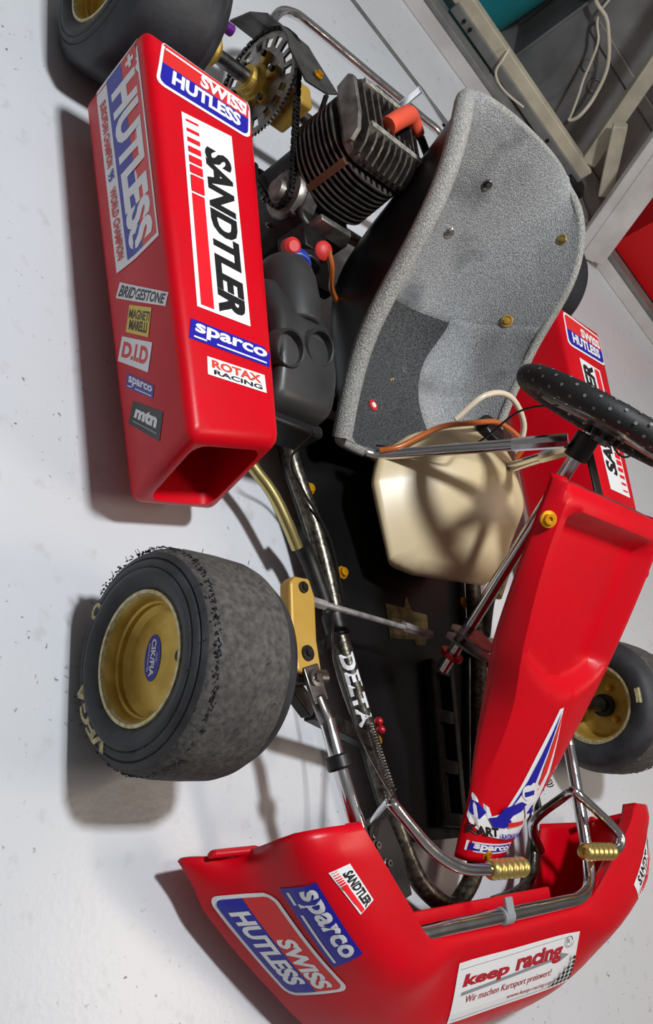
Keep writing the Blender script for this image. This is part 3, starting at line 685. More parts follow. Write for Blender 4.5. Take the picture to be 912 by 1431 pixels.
# ---- side pods
def pod(top, bot, parent=K):
    """top/bot: 4 corners OR, IR, IF, OF"""
    bm = bmesh.new(); vs = [bm.verts.new(p) for p in top + bot]
    for f in ((0, 1, 2, 3), (7, 6, 5, 4), (0, 3, 7, 4), (1, 5, 6, 2), (0, 4, 5, 1)): bm.faces.new([vs[i] for i in f])
    ff = bm.faces.new([vs[i] for i in (3, 2, 6, 7)])
    bmesh.ops.recalc_face_normals(bm, faces=bm.faces)
    r = bmesh.ops.bevel(bm, geom=list(bm.edges), offset=0.017, segments=4, profile=0.5, affect='EDGES', clamp_overlap=True)
    nrm = (V(top[3]) - V(top[2])).cross(V(bot[3]) - V(top[3])).normalized()
    if nrm.x < 0: nrm = -nrm
    bm.faces.ensure_lookup_table(); bm.normal_update()
    front = max(bm.faces, key=lambda f: f.normal.dot(nrm) * f.calc_area() if f.normal.dot(nrm) > 0.95 else 0)
    bmesh.ops.inset_region(bm, faces=[front], thickness=0.004, depth=0)
    bmesh.ops.bevel(bm, geom=[v for v in front.verts], offset=0.02, segments=4, profile=0.5, affect='VERTICES')
    bm.faces.ensure_lookup_table(); bm.normal_update()
    front = max(bm.faces, key=lambda f: f.normal.dot(nrm) * f.calc_area() if f.normal.dot(nrm) > 0.95 else 0)
    r = bmesh.ops.extrude_discrete_faces(bm, faces=[front])
    bmesh.ops.translate(bm, verts=r['faces'][0].verts, vec=(-0.36, 0, 0))
    bmesh.ops.scale(bm, verts=r['faces'][0].verts, vec=(1, 0.92, 0.9), space=Matrix.Translation(-r['faces'][0].calc_center_median()))
    bvh = BVHTree.FromBMesh(bm)
    return from_bm('side_pod', bm, 'red', parent, angle=50, label='red hollow plastic side pod with stickers'), bvh
PT = [(0.168, -0.624, 0.22), (0.172, -0.420, 0.22), (0.757, -0.428, 0.22), (0.790, -0.580, 0.22)]
PB = [(0.173, -0.612, 0.05), (0.178, -0.405, 0.05), (0.792, -0.405, 0.05), (0.812, -0.549, 0.05)]
pr, PBV = pod(PT, PB)
mir = lambda p: (p[0], -p[1] + 0.04, p[2] + 0.025)
plf, LBV = pod([mir(p) for p in PT], [mir(p) for p in PB])
sticker(pr, quad((0.1757, -0.5929, 0.22), (0.178, -0.4266, 0.22), (0.2579, -0.4362, 0.22), (0.2659, -0.6079, 0.22), PBV), SWISS(), label='white red and blue logo sticker')
sticker(pr, quad((0.2759, -0.4745, 0.22), (0.5972, -0.4691, 0.22), (0.6037, -0.5595, 0.22), (0.29, -0.5664, 0.22), PBV), SANDTLER(), label='white sticker with black lettering and red bars')
sticker(pr, quad((0.6259, -0.5711, 0.22), (0.6199, -0.4345, 0.22), (0.6488, -0.4396, 0.22), (0.6558, -0.5751, 0.22), PBV), SPARCO(), label='blue sticker with white lettering')
sticker(pr, quad((0.672, -0.5483, 0.22), (0.6648, -0.4512, 0.22), (0.6912, -0.4502, 0.22), (0.6976, -0.549, 0.22), PBV), 
        [('rect', (0, 0, 1, 1), 's_white'), ('text', 'ROTAX', (0.07, 0.44, 0.93, 0.9), 's_orange', XB), ('text', 'RACING', (0.1, 0.1, 0.93, 0.36), 's_black', BOLD)], label='white sticker with red and black lettering')
BIGL = [('poly', [(0.0, 0.0), (1, 0), (1, 1), (0.0, 1)], 's_white'), ('poly', [(0.02, 0.62), (0.98, 0.62), (0.98, 0.965), (0.02, 0.965)], 's_red'),
        ('poly', [(0.02, 0.26), (0.98, 0.26), (0.98, 0.62), (0.02, 0.62)], 's_blue'), ('text', 'HUTLESS', (0.12, 0.33, 0.96, 0.9), 's_white', XB),
        ('text', '+', (0.035, 0.72, 0.1, 0.9), 's_white', XB), ('text', "EUROPEAN CHAMPION", (0.1, 0.06, 0.46, 0.2), 's_red', BOLD), ('text', "'95", (0.485, 0.06, 0.535, 0.2), 's_blue', BOLD), ('text', 'WORLD CHAMPION', (0.58, 0.06, 0.95, 0.2), 's_red', BOLD)]
sticker(pr, quad((0.1778, -0.6181, 0.2002), (0.5015, -0.597, 0.1999), (0.4896, -0.5893, 0.0877), (0.1826, -0.6095, 0.0891), PBV), BIGL, label='large white, red and blue logo sticker')
sticker(pr, quad((0.5063, -0.5886, 0.0929), (0.5898, -0.5922, 0.2064), (0.6035, -0.5904, 0.1965), (0.5231, -0.5864, 0.0791), PBV), [('rect', (0, 0, 1, 1), 's_white'), ('text', 'BRIDGESTONE', (0.03, 0.12, 0.97, 0.88), 's_black', IT)], label='small grey and black lettering sticker')
sticker(pr, quad((0.55, -0.5869, 0.1087), (0.5859, -0.5887, 0.1628), (0.6198, -0.5853, 0.1464), (0.5827, -0.5836, 0.0929), PBV), [('rect', (0, 0, 1, 1), 's_yellow'), ('text', 'MAGNETI', (0.04, 0.52, 0.96, 0.86), 's_black', BOLD), ('text', 'MARELLI', (0.1, 0.12, 0.9, 0.48), 's_black', BOLD)], label='yellow square sticker')
sticker(pr, quad((0.5842, -0.5828, 0.0835), (0.6323, -0.5851, 0.1554), (0.6652, -0.5816, 0.1367), (0.6127, -0.5796, 0.0664), PBV), [('rect', (0, 0, 1, 1), 's_white'), ('text', 'D.I.D', (0.08, 0.2, 0.92, 0.82), 's_red', XB)], label='white sticker with red letters')
sticker(pr, quad((0.64, -0.5793, 0.0856), (0.6895, -0.5809, 0.1479), (0.705, -0.5794, 0.1422), (0.6575, -0.5776, 0.0783), PBV), SPARCO(), label='small blue sticker')
sticker(pr, quad((0.683, -0.5769, 0.0907), (0.7332, -0.5792, 0.163), (0.7657, -0.5758, 0.1471), (0.7085, -0.574, 0.0745), PBV), [('rect', (0, 0, 1, 1), 's_black'), ('text', 'mtn', (0.12, 0.36, 0.86, 0.84), 's_white', dict(bold=0.05, shear=0.1)), ('poly', [(0.1, 0.18), (0.9, 0.18), (0.9, 0.23), (0.1, 0.23)], 's_gray')], label='black sticker with white letters')
zl = 0.245
sticker(plf, quad((0.1857, 0.478, zl), (0.19, 0.652, zl), (0.2695, 0.645, zl), (0.277, 0.471, zl), LBV), SWISS(), label='white red and blue logo sticker')
sticker(plf, quad((0.61, 0.51, zl), (0.295, 0.51, zl), (0.295, 0.605, zl), (0.61, 0.60, zl), LBV), SANDTLER(), label='white sticker with black lettering and red bars')

# ---- nose cone
def sm(a, b, x): x = min(1, max(0, (x - a) / (b - a))); return x * x * (3 - 2 * x)
# stations: flange F, bottom B, outer O, mid M, ridge R, top T (right side, y<0)
NS = [
 (0.0, (1.240, 0.330, 0.036), (1.244, 0.472, 0.040), (1.243, 0.483, 0.062), (1.243, 0.425, 0.096), (1.231, 0.436, 0.186), (1.226, 0.362, 0.212)),
 (0.09, (1.262, 0.318, 0.036), (1.270, 0.453, 0.040), (1.269, 0.464, 0.060), (1.264, 0.436, 0.114), (1.254, 0.424, 0.194), (1.248, 0.345, 0.212)),
 (0.22, (1.290, 0.300, 0.036), (1.306, 0.430, 0.038), (1.305, 0.442, 0.058), (1.296, 0.418, 0.122), (1.283, 0.403, 0.190), (1.275, 0.320, 0.207)),
 (0.45, (1.350, 0.250, 0.036), (1.392, 0.345, 0.036), (1.394, 0.354, 0.056), (1.378, 0.345, 0.120), (1.356, 0.330, 0.180), (1.330, 0.262, 0.192)),
 (0.62, (1.385, 0.200, 0.036), (1.452, 0.268, 0.036), (1.458, 0.276, 0.055), (1.444, 0.262, 0.112), (1.412, 0.232, 0.165), (1.372, 0.205, 0.176)),
 (0.8, (1.400, 0.120, 0.036), (1.490, 0.150, 0.036), (1.498, 0.155, 0.056), (1.478, 0.145, 0.111), (1.402, 0.130, 0.160), (1.377, 0.120, 0.170)),
 (1.0, (1.405, 0.0, 0.036), (1.502, 0.0, 0.036), (1.510, 0.0, 0.056), (1.482, 0.0, 0.110), (1.402, 0.0, 0.160), (1.379, 0.0, 0.169))]
prof_n = []
NST = 26
def nose_station(t, sgn):
    flat = [(s[0],) + tuple(c for p in s[1:] for c in p) for s in NS]
    vals = crom(flat, t); P = [V(vals[i:i + 3]) for i in range(0, 18, 3)]
    for k, p in enumerate(P):
        p.y *= sgn if sgn < 0 else 1 + 0.06 * sm(0.0, 0.2, abs(p.y)) + (0.20 * sm(0.15, 0.5, t) if 1 <= k <= 4 else 0)
    T = P[-1]; R = P[-2]
    inn = (P[0] - P[1]); inn.z = 0; inn.normalize()
    P.append(T + inn * 0.008 - V((0, 0, 0.006))); P.append(T + inn * 0.008 - V((0, 0, 0.022)))
    return P
rows = []
for i in range(NST + 1): rows.append(nose_station(i / NST, -1))
for i in range(NST - 1, -1, -1): rows.append(nose_station(i / NST, 1))
def dense(P):
    idx = list(range(len(P))); out = []
    tab = [(float(i),) + tuple(P[i]) for i in idx]
    for i in range((len(P) - 1) * 4 + 1): out.append(V(crom(tab, i / 4)))
    return out
rows = [dense(r) for r in rows]; nc = len(rows[0]); mb = MB()
mb.v = [tuple(p) for r in rows for p in r]
for i in range(len(rows) - 1):
    for j in range(nc - 1):
        mb.f.append((i * nc + j, i * nc + j + 1, (i + 1) * nc + j + 1, (i + 1) * nc + j)); mb.m.append(0)
NBV = BVHTree.FromPolygons(mb.v, mb.f)
no = mb.build('nose_cone', 'red', K, solid=0.005, off=0, label='red plastic front nose cone with stickers')
for p in no.data.polygons: p.use_smooth = True
# little wing tip shelf behind the right and left tip
for s_ in (-1, 1):
    mb = MB(); mb.prism([(1.237, 0.415), (1.237, 0.468), (1.247, 0.473), (1.247, 0.415)], lambda u, v, d: V((u, s_ * v, d + (0.49 - v) * 0.42)), 0.066, 0.078)
    mb.build('tip_shelf', 'red', no, bevel=0.004, smooth=False)
sticker(no, quad((1.2865, -0.4179, 0.1303), (1.4036, -0.3065, 0.1299), (1.4028, -0.3387, 0.0581), (1.2825, -0.4539, 0.0563), NBV), SWISS(asp=1.9), label='red and blue logo sticker with white lettering', d0=0.0035)
sticker(no, quad((1.2824, -0.408, 0.187), (1.367, -0.3308, 0.175), (1.3823, -0.345, 0.141), (1.2928, -0.4293, 0.15), NBV), SPARCO(), label='blue sticker with white lettering', d0=0.0035)
sticker(no, quad((1.2659, -0.3723, 0.1942), (1.3084, -0.3298, 0.1875), (1.3221, -0.3473, 0.1869), (1.274, -0.3986, 0.194), NBV), SANDTLER(), label='small white sticker with black lettering', d0=0.0035)
KEEP = [('rect', (0, 0, 1, 1), 's_white'),
        ('poly', [(0.02, 0.875), (0.985, 0.93), (0.985, 0.937), (0.02, 0.882)], 's_black'), ('poly', [(0.02, 0.05), (0.98, 0.05), (0.98, 0.057), (0.02, 0.057)], 's_black'),
        ('poly', [(0.05, 0.44), (0.84, 0.56), (0.84, 0.5), (0.93, 0.6), (0.83, 0.68), (0.84, 0.62), (0.05, 0.5)], 's_gray'),
        ('text', 'keep', (0.05, 0.52, 0.4, 0.78), 's_darkred', dict(bold=0.045, shear=0.1)), ('text', 'racing', (0.45, 0.5, 0.86, 0.86), 's_darkred', dict(bold=0.045, shear=0.1)),
        ('text', 'Wir machen Kartsport preiswert!', (0.09, 0.26, 0.78, 0.42), 's_darkred', dict(shear=0.15)), ('text', 'www.keep-racing.com', (0.42, 0.1, 0.82, 0.2), 's_darkred', dict(shear=0.1)),
        ('text', 'R', (0.895, 0.82, 0.92, 0.9), 's_gray')]
ring_o = [(0.907 + 0.036 * math.cos(2 * PI * i / 20), 0.86 + 0.1 * math.sin(2 * PI * i / 20)) for i in range(21)]; ring_i = [(0.907 + 0.03 * math.cos(2 * PI * i / 20), 0.86 + 0.085 * math.sin(2 * PI * i / 20)) for i in range(21)]
for i in range(20): KEEP.append(('poly', [ring_o[i], ring_o[i + 1], ring_i[i + 1], ring_i[i]], 's_gray'))
for r in range(6):
    for c in range(5):
        if c + r < 5 or True:
            u = 0.955 - 0.040 * c; v = 0.09 + 0.085 * r
            if (c <= 4 - r * 0.8): KEEP.append(('poly', [(u, v), (u + 0.019, v + 0.041), (u, v + 0.082), (u - 0.019, v + 0.041)], 's_black'))
sticker(no, quad((1.403, -0.13, 0.16), (1.400, 0.19, 0.158), (1.475, 0.215, 0.112), (1.475, -0.115, 0.112), NBV), KEEP, label='white sign with red and grey lettering', d0=0.0035, dd=0.00012)
sticker(no, quad((1.352, 0.352, 0.187), (1.272, 0.418, 0.195), (1.288, 0.444, 0.17), (1.370, 0.376, 0.165), NBV), SANDTLER(), label='white sticker with black lettering on the far wing', d0=0.0035)
# inner front flange with small tabs behind the sign
mb = MB(); mb.box((1.352, 0.0, 0.128), (0.03, 0.36, 0.006)); 
for k in range(6): mb.box((1.368, -0.15 + 0.058 * k, 0.15), (0.02, 0.03, 0.006))
mb.build('nose_inner_flange', 'red', no, smooth=False, bevel=0.002)

# ---- front fairing panel
FB = V((1.283, 0.0, 0.120)); FT = V((0.826, 0.0, 0.450)); FD = FT - FB; FN = V((0.585, 0, 0.811))
FTAB = [(0.0, 0.030, 0.050), (0.12, 0.034, 0.070), (0.25, 0.042, 0.090), (0.42, 0.053, 0.104), (0.58, 0.046, 0.128), (0.8, 0.038, 0.148), (1.0, 0.037, 0.150)]
def sm(a, b, x): x = min(1, max(0, (x - a) / (b - a))); return x * x * (3 - 2 * x)
def fair_pt(t, v):
    y0, h = crom(FTAB, t)
    if abs(v) <= 1:
        lo = 0.47 + 0.10 * v * v
        dish = sm(lo, lo + 0.05, t) * (1 - sm(0.90, 0.955, t)) * (1 - sm(0.78, 0.93, abs(v)))
        crown = 0.010 * (1 - v * v)
        off = crown - 0.028 * dish - 0.01 * sm(0.96, 1.0, t)
        y = y0 + h * v
    else:
        k = (abs(v) - 1) / 0.35; k2 = min(1, k)
        dep = lerp(0.014, 0.044, sm(0.15, 0.45, t)) - 0.016 * sm(0.5, 0.85, t)
        off = -dep * k2; y = y0 + math.copysign(h + 0.012 * math.sin(k2 * PI / 2), v)
    return FB + FD * t + FN * off + V((0, y, 0))
NT = 60; vv = [-1.35, -1.26, -1.16, -1.07, -1.0] + [-1 + 2 * j / 28 for j in range(1, 28)] + [1.0, 1.07, 1.16, 1.26, 1.35]
mb = MB(); nv = len(vv)
mb.v = [tuple(fair_pt(i / NT, v)) for i in range(NT + 1) for v in vv]
# closing edge at the top that rolls back
mb.v += [tuple(fair_pt(1, v) - FN * (0.03 if abs(v) <= 1 else 0.005) + FD.normalized() * 0.006) for v in vv]
for i in range(NT + 1):
    for j in range(nv - 1): mb.f.append((i * nv + j, i * nv + j + 1, (i + 1) * nv + j + 1, (i + 1) * nv + j)); mb.m.append(0)
FBV = BVHTree.FromPolygons(mb.v, mb.f)
fa = mb.build('front_fairing', 'red', K, solid=0.004, off=0, label='red front fairing panel')
for p in fa.data.polygons: p.use_smooth = True
def gbolt(p, n, r, m='bolt_gold', parent=K, name='bolt'):
    mb = MB(); mb.lathe([(0, r), (0.003, r), (0.0035, r * 0.68), (0.008, r * 0.62), (0.008, r * 0.3), (0.005, r * 0.28), (0.005, 0.0004)], p, n, 16); return mb.build(name, m, parent)
gbolt(V((0.866, -0.128, 0.412)), V((0.4, -0.5, 0.75)), 0.012, 'bolt_gold', fa, 'fairing_bolt'); gbolt(V((0.803, -0.02, 0.402)), V((0.5, -0.4, 0.8)), 0.012, 'bolt_gold', fa, 'fairing_bolt'); gbolt(V((1.276, 0.012, 0.134)), FN, 0.0095, 'bolt_gold', fa, 'fairing_bolt')
# graphic on the lower fairing, laid out on the panel's own plane
_q = [(1.0819, -0.1899, 0.2656), (1.0693, 0.0839, 0.2747), (1.3013, 0.289, 0.1074), (1.2795, -0.0438, 0.1231)]
_f = quad(*_q, FBV)
def G(x, y): return ((x - 640) / 150, 1 - (y - 975) / 225)
GR = [('poly', [G(*p) for p in ((776, 983), (770, 985), (735, 1045), (712, 1088), (690, 1125), (712, 1140), (738, 1122), (758, 1070))], 's_white'),
      ('poly', [G(*p) for p in ((773, 988), (750, 1030), (722, 1080), (700, 1115), (694, 1128), (720, 1118), (734, 1082), (752, 1040))], 's_blue'),
      ('poly', [G(*p) for p in ((774, 990), (756, 1035), (740, 1080), (738, 1095), (752, 1070), (764, 1030))], 's_red'),
      ('poly', [G(*p) for p in ((652, 1108), (664, 1110), (674, 1120), (676, 1132), (696, 1122), (718, 1092), (730, 1082), (740, 1086), (742, 1100), (738, 1120), (728, 1140), (716, 1162), (690, 1164), (668, 1160), (648, 1142), (645, 1122))], 's_white'),
      ('poly', [G(*p) for p in ((654, 1112), (666, 1116), (671, 1127), (664, 1138), (652, 1134), (648, 1122))], 's_blue'),
      ('text', 'KART', (G(654, 0)[0], G(0, 1160)[1], G(682, 0)[0], G(0, 1147)[1]), 's_black', XB),
      ('poly', [G(722 + 9 * math.cos(a * PI / 8), 1096 + 11 * math.sin(a * PI / 8)) for a in range(16)], 's_white'),
      ('poly', [G(*p) for p in ((716, 1095), (731, 1092), (731, 1099), (717, 1102))], 's_blue'),
      ('poly', [G(*p) for p in ((690, 1118), (712, 1108), (720, 1112), (712, 1122), (700, 1128), (690, 1142), (676, 1146), (682, 1130))], 's_blue'),
      ('poly', [G(*p) for p in ((672, 1134), (690, 1128), (698, 1136), (690, 1146), (676, 1146))], 's_blue'),
      ('poly', [G(*p) for p in ((716, 1114), (734, 1110), (737, 1128), (720, 1134))], 's_white'), ('text', '4', (G(721, 0)[0], G(0, 1131)[1], G(732, 0)[0], G(0, 1114)[1]), 's_blue', XB),
      ('poly', [G(*p) for p in ((692, 1138), (716, 1136), (714, 1142), (694, 1145))], 's_red'),
      ('text', 'RACING PARK', (G(684, 0)[0], G(0, 1163)[1], G(718, 0)[0], G(0, 1154)[1]), 's_blue', BOLD)]
sticker(fa, _f, GR, label='blue and white kart driver graphic', d0=0.003, dd=0.0003)
sticker(fa, _f, [('poly', [G(*p) for p in ((653, 1172), (702, 1170), (698, 1184), (650, 1187))], 's_white'), ('poly', [G(*p) for p in ((655, 1174), (700, 1172), (697, 1182), (652, 1185))], 's_blue'),
                 ('text', 'sparco', (G(656, 0)[0], G(0, 1184)[1], G(697, 0)[0], G(0, 1174)[1]), 's_white', dict(bold=0.04, shear=0.2))], label='small blue sticker with white lettering', d0=0.003, dd=0.0003)

# ---- pedals
def coil(parent, a, b, r):
    a, b = V(a), V(b); T = (b - a).normalized(); L = (b - a).length; nS = 6; prof = [(0, r * 0.45), (0, r * 0.82)]
    for i in range(nS):
        for q in range(8):
            s_ = (i + (q + 0.5) / 8) / nS; prof.append((s_ * L, r * (0.80 + 0.2 * math.sin((q + 0.5) / 8 * PI))))
    prof += [(L, r * 0.82), (L, r * 0.45), (L * 0.9, r * 0.42)]
    mb = MB(); mb.lathe(prof, a, T, 20); return mb.build('pedal_grip', 'brass', parent, angle=80, label='ribbed brass pedal grip')
def pedal(pts, g0, g1):
    mb = MB(); mb.tube(pts, 0.0078, 12); p = mb.build('pedal', 'chrome', K, label='chromed rod pedal'); coil(p, g0, g1, 0.0142); return p
pedal([(1.236, -0.165, 0.07), (1.222, -0.215, 0.12), (1.207, -0.262, 0.182), (1.205, -0.272, 0.198), (1.215, -0.265, 0.202), (1.261, -0.209, 0.2), (1.284, -0.165, 0.2), (1.293, -0.13, 0.2), (1.297, -0.085, 0.2)], (1.297, -0.082, 0.2), (1.300, 0.004, 0.2))
pedal([(1.285, 0.275, 0.07), (1.24, 0.215, 0.10), (1.205, 0.21, 0.17), (1.199, 0.20, 0.193), (1.206, 0.205, 0.2), (1.24, 0.262, 0.203), (1.268, 0.303, 0.205), (1.282, 0.308, 0.205), (1.293, 0.298, 0.203), (1.297, 0.272, 0.2)], (1.297, 0.279, 0.2), (1.291, 0.185, 0.2))
mb = MB(); mb.tube([(0.93, -0.215, 0.085), (1.0, -0.24, 0.1), (1.09, -0.235, 0.12), (1.15, -0.24, 0.15), (1.2, -0.255, 0.19)], 0.0016, 6); mb.build('throttle_cable', 'steel', K)
mb = MB()
def spring(mb, a, b, r, turns, wr=0.0011):
    a, b = V(a), V(b); T = (b - a).normalized(); e1 = T.orthogonal().normalized(); e2 = T.cross(e1); n = turns * 8
    mb.tube([a + (b - a) * (i / n) + (e1 * math.cos(2 * PI * i / 8) + e2 * math.sin(2 * PI * i / 8)) * r for i in range(n + 1)], wr, 5, False)
spring(mb, (1.09, -0.185, 0.105), (1.185, -0.215, 0.155), 0.0055, 22); mb.build('pedal_spring', 'steel', K)
mb = MB(); spring(mb, (1.10, 0.235, 0.105), (1.185, 0.20, 0.155), 0.0055, 22); mb.build('pedal_spring', 'steel', K)
mb = MB(); mb.sphere((1.082, -0.155, 0.098), 0.0068); mb.sphere((1.094, -0.152, 0.098), 0.0068); mb.build('cable_stop', 'red_anod', K)
# brake master cylinder and lever beside the left rail
mb = MB(); mb.tube([(1.09, 0.235, 0.10), (1.19, 0.24, 0.10)], 0.017, 14, False); mb.tube([(1.07, 0.235, 0.10), (1.22, 0.242, 0.10)], 0.007, 10, False); mb.build('brake_cylinder', 'black', K, bevel=0.002)
beam([(1.12, 0.19, 0.09), (1.22, 0.20, 0.09)], 0.008, 0.03, 'brake_bracket', 'dark_metal')
mb = MB(); mb.tube([(1.20, 0.285, 0.06), (1.26, 0.275, 0.06), (1.318, 0.25, 0.06), (1.342, 0.20, 0.06), (1.35, 0.12, 0.062)], 0.009, 12); mb.build('front_hoop', 'frame_metal', K)
mb = MB(); mb.prism([(1.22, -0.20), (1.20, -0.14), (1.26, -0.11), (1.32, -0.10), (1.335, -0.17), (1.30, -0.22)], lambda u, v, d: V((u, v, d)), 0.07, 0.076); bp2 = mb.build('pedal_plate', 'black', K, smooth=False, bevel=0.002)
for p in ((1.25, -0.17), (1.275, -0.15), (1.305, -0.185)): gbolt(V((p[0], p[1], 0.076)), V((0, 0, 1)), 0.008, 'steel', bp2, 'plate_bolt')

# ---- rear axle, sprocket, chain
mb = MB(); mb.tube([(0, -0.50, 0.138), (0, 0.50, 0.138)], 0.0125, 16, False); mb.build('rear_axle', 'steel', K)
SY = -0.318; AX = V((0, SY, 0.138)); CRK = V((0.25, SY, 0.165))
NTEE = 78; RS = 0.098
mb = MB(); ro = []; ri = []
fS = lambda c: (lambda u, v, d: V((c.x + u, c.y + d, c.z + v)))
for k in range(NTEE * 2):
    a = 2 * PI * k / (NTEE * 2); r_ = RS + (0.0025 if k % 2 else -0.0025); ro.append((r_ * math.cos(a), r_ * math.sin(a)))
def ring(mb, outer, r_in, c, d0, d1):
    n = len(outer); inn = []
    for (u, v) in outer:
        a = math.atan2(v, u); inn.append((r_in * math.cos(a), r_in * math.sin(a)))
    f = fS(c); vs = [f(*p, d0) for p in outer] + [f(*p, d0) for p in inn] + [f(*p, d1) for p in outer] + [f(*p, d1) for p in inn]; fs = []
    for i in range(n):
        j = (i + 1) % n
        fs += [(i, j, n + j, n + i), (2 * n + j, 2 * n + i, 3 * n + i, 3 * n + j), (j, i, 2 * n + i, 2 * n + j), (n + i, n + j, 3 * n + j, 3 * n + i)]
    mb.add(vs, fs)
ring(mb, ro, 0.086, AX, -0.0025, 0.0025)
circ = [(0.067 * math.cos(2 * PI * k / 48), 0.067 * math.sin(2 * PI * k / 48)) for k in range(48)]
ring(mb, circ, 0.04, AX, -0.0025, 0.0025)
for k in range(18):
    a = 2 * PI * k / 18; wdt = 0.014 if k % 3 == 0 else 0.009
    mb.box(AX + V((math.cos(a), 0, math.sin(a))) * 0.0765, (0.022, 0.0046, wdt), Matrix.Rotation(-a, 3, 'Y'))
spk = mb.build('sprocket', 'alu', K, smooth=False, label='large slotted aluminium sprocket')
mb = MB(); mb.lathe([(-0.03, 0.0195), (-0.03, 0.022), (-0.016, 0.024), (-0.012, 0.034), (0.02, 0.036), (0.03, 0.026), (0.06, 0.026)], AX, (0, 1, 0), 24)
for k in range(6):
    a = 2 * PI * k / 6 + 0.3; mb.box(AX + V((math.cos(a) * 0.038, -0.006, math.sin(a) * 0.038)), (0.036, 0.012, 0.016), Matrix.Rotation(-a, 3, 'Y'))
mb.build('sprocket_carrier', 'gold', spk, smooth=False, bevel=0.002, label='gold sprocket carrier')
for k in range(6):
    a = 2 * PI * k / 6 + 0.3; mb = MB(); mb.lathe([(-0.018, 0.0055), (-0.011, 0.006)], AX + V((math.cos(a) * 0.05, 0, math.sin(a) * 0.05)), (0, 1, 0), 8); mb.build('sprocket_bolt', 'dark_metal', spk)
# gold hub carrier blocks and brake parts on the axle
mb = MB(); mb.box((0.0, -0.25, 0.14), (0.05, 0.05, 0.08)); mb.build('axle_bearing_block', 'gold_paint', K, bevel=0.006)
mb = MB(); mb.box((0.0, 0.26, 0.13), (0.06, 0.04, 0.08)); mb.build('axle_bearing_block', 'gold_paint', K, bevel=0.006)
mb = MB(); mb.lathe([(-0.03, 0.03), (0.02, 0.03), (0.03, 0.02)], (0, -0.445, 0.138), (0, 1, 0), 20); mb.build('rear_hub', 'gold', K)
mb = MB(); mb.lathe([(-0.008, 0.010), (0.008, 0.010)], (-0.05, -0.40, 0.16), (0, 1, 0), 16); mb.build('anodised_clamp', 'purple', K, bevel=0.002)
# chain
def chain():
    r1, r2 = RS + 0.002, 0.026; D = V((CRK.x - AX.x, 0, CRK.z - AX.z)); L = D.length; base = math.atan2(D.z, D.x); off = math.acos((r1 - r2) / L)
    path = []
    a0, a1 = base + off, base + 2 * PI - off
    for i in range(90): a = lerp(a0, a1, i / 89); path.append(V((AX.x + r1 * math.cos(a), 0, AX.z + r1 * math.sin(a))))
    b0, b1 = base - off, base + off
    for i in range(24): a = lerp(b0, b1, i / 23); path.append(V((CRK.x + r2 * math.cos(a), 0, CRK.z + r2 * math.sin(a))))
    path.append(path[0]); seg = [0]
    for p, q in zip(path, path[1:]): seg.append(seg[-1] + (q - p).length)
    tot = seg[-1]; n = int(tot / 0.0078) // 2 * 2; pts = []
    k = 0
    for i in range(n):
        s_ = tot * i / n
        while seg[k + 1] < s_: k += 1
        pts.append(path[k].lerp(path[k + 1], (s_ - seg[k]) / (seg[k + 1] - seg[k])))
    mb = MB()
    for i in range(n):
        p, q = pts[i], pts[(i + 1) % n]; T = (q - p).normalized(); U = V((0, 1, 0)); N = T.cross(U)
        R = Matrix((T, U, N)).transposed(); g = 0.0052 if i % 2 else 0.0038
        for s_ in (-1, 1): mb.box((p + q) / 2 + V((0, SY + s_ * g, 0)), (0.0112, 0.0012, 0.0068), R)
        mb.box(p + V((0, SY, 0)), (0.0046, 0.0075, 0.0046), R)
    mb.build('chain', 'dark_metal', K, smooth=False, label='dark roller chain')
chain()
# chain guard over the sprocket
mb = MB(); gp = [(-0.15, 0.115), (-0.125, 0.165), (-0.085, 0.205), (-0.035, 0.232), (0.0, 0.243)]
for (a, b) in zip(gp, gp[1:]):
    for y0, y1 in ((-0.35, -0.285),): mb.add([(a[0], y0, a[1]), (b[0], y0, b[1]), (b[0], y1, b[1]), (a[0], y1, a[1])], [(0, 1, 2, 3)])
mb.add([(0.0, -0.35, 0.243), (0.0, -0.285, 0.243), (0.08, -0.26, 0.262), (0.10, -0.29, 0.262), (0.10, -0.335, 0.258), (0.03, -0.35, 0.245)], [(0, 1, 2, 3, 4, 5)])
cg = mb.build('chain_guard', 'guard_steel', K, smooth=False, solid=0.003, label='bent dark chain guard plate')
gbolt(V((0.065, -0.302, 0.258)), V((-0.2, 0, 1)), 0.009, 'bolt_gold', cg, 'guard_bolt')
beam([(0.095, -0.285, 0.258), (0.15, -0.25, 0.16)], 0.012, 0.005, 'guard_stay', 'black')

# ---- engine
EC = V((0.200, -0.235, 0))
def sq(c, hx, hy, r, seg=5):
    out = []
    for sx, sy, a0 in ((1, 1, 0), (-1, 1, 90), (-1, -1, 180), (1, -1, 270)):
        for i in range(seg + 1):
            a = math.radians(a0 + 90 * i / seg); out.append((c[0] + sx * (hx - r) + r * math.cos(a), c[1] + sy * (hy - r) + r * math.sin(a)))
    return out
LEAN = -0.10
def EP(u, v, d): return V((u + LEAN * (d - 0.17), v, d))
mb = MB(); mb.prism(sq((0.205, -0.235), 0.05, 0.05, 0.049, 8), EP, 0.165, 0.30); cyl = mb.build('cylinder', 'dark_metal', K, label='finned engine cylinder')
for k in range(10):
    z = 0.196 + 0.0098 * k; hs = 0.080 if k else 0.074
    mb = MB(); mb.prism(sq((0.205, -0.235), hs + 0.004, hs + 0.004, 0.072, 9), EP, z, z + 0.0028); mb.build('cylinder_fin', 'fin_metal', cyl, angle=50)
for bx, by in ((0.268, -0.298), (0.14, -0.294)):
    mb = MB(); mb.box(EP(bx, by, 0.24), (0.012, 0.008, 0.092), Matrix.Rotation(0.8 if bx > 0.2 else -0.8, 3, 'Z')); mb.build('fin_bridge', 'bronze', cyl, smooth=False)
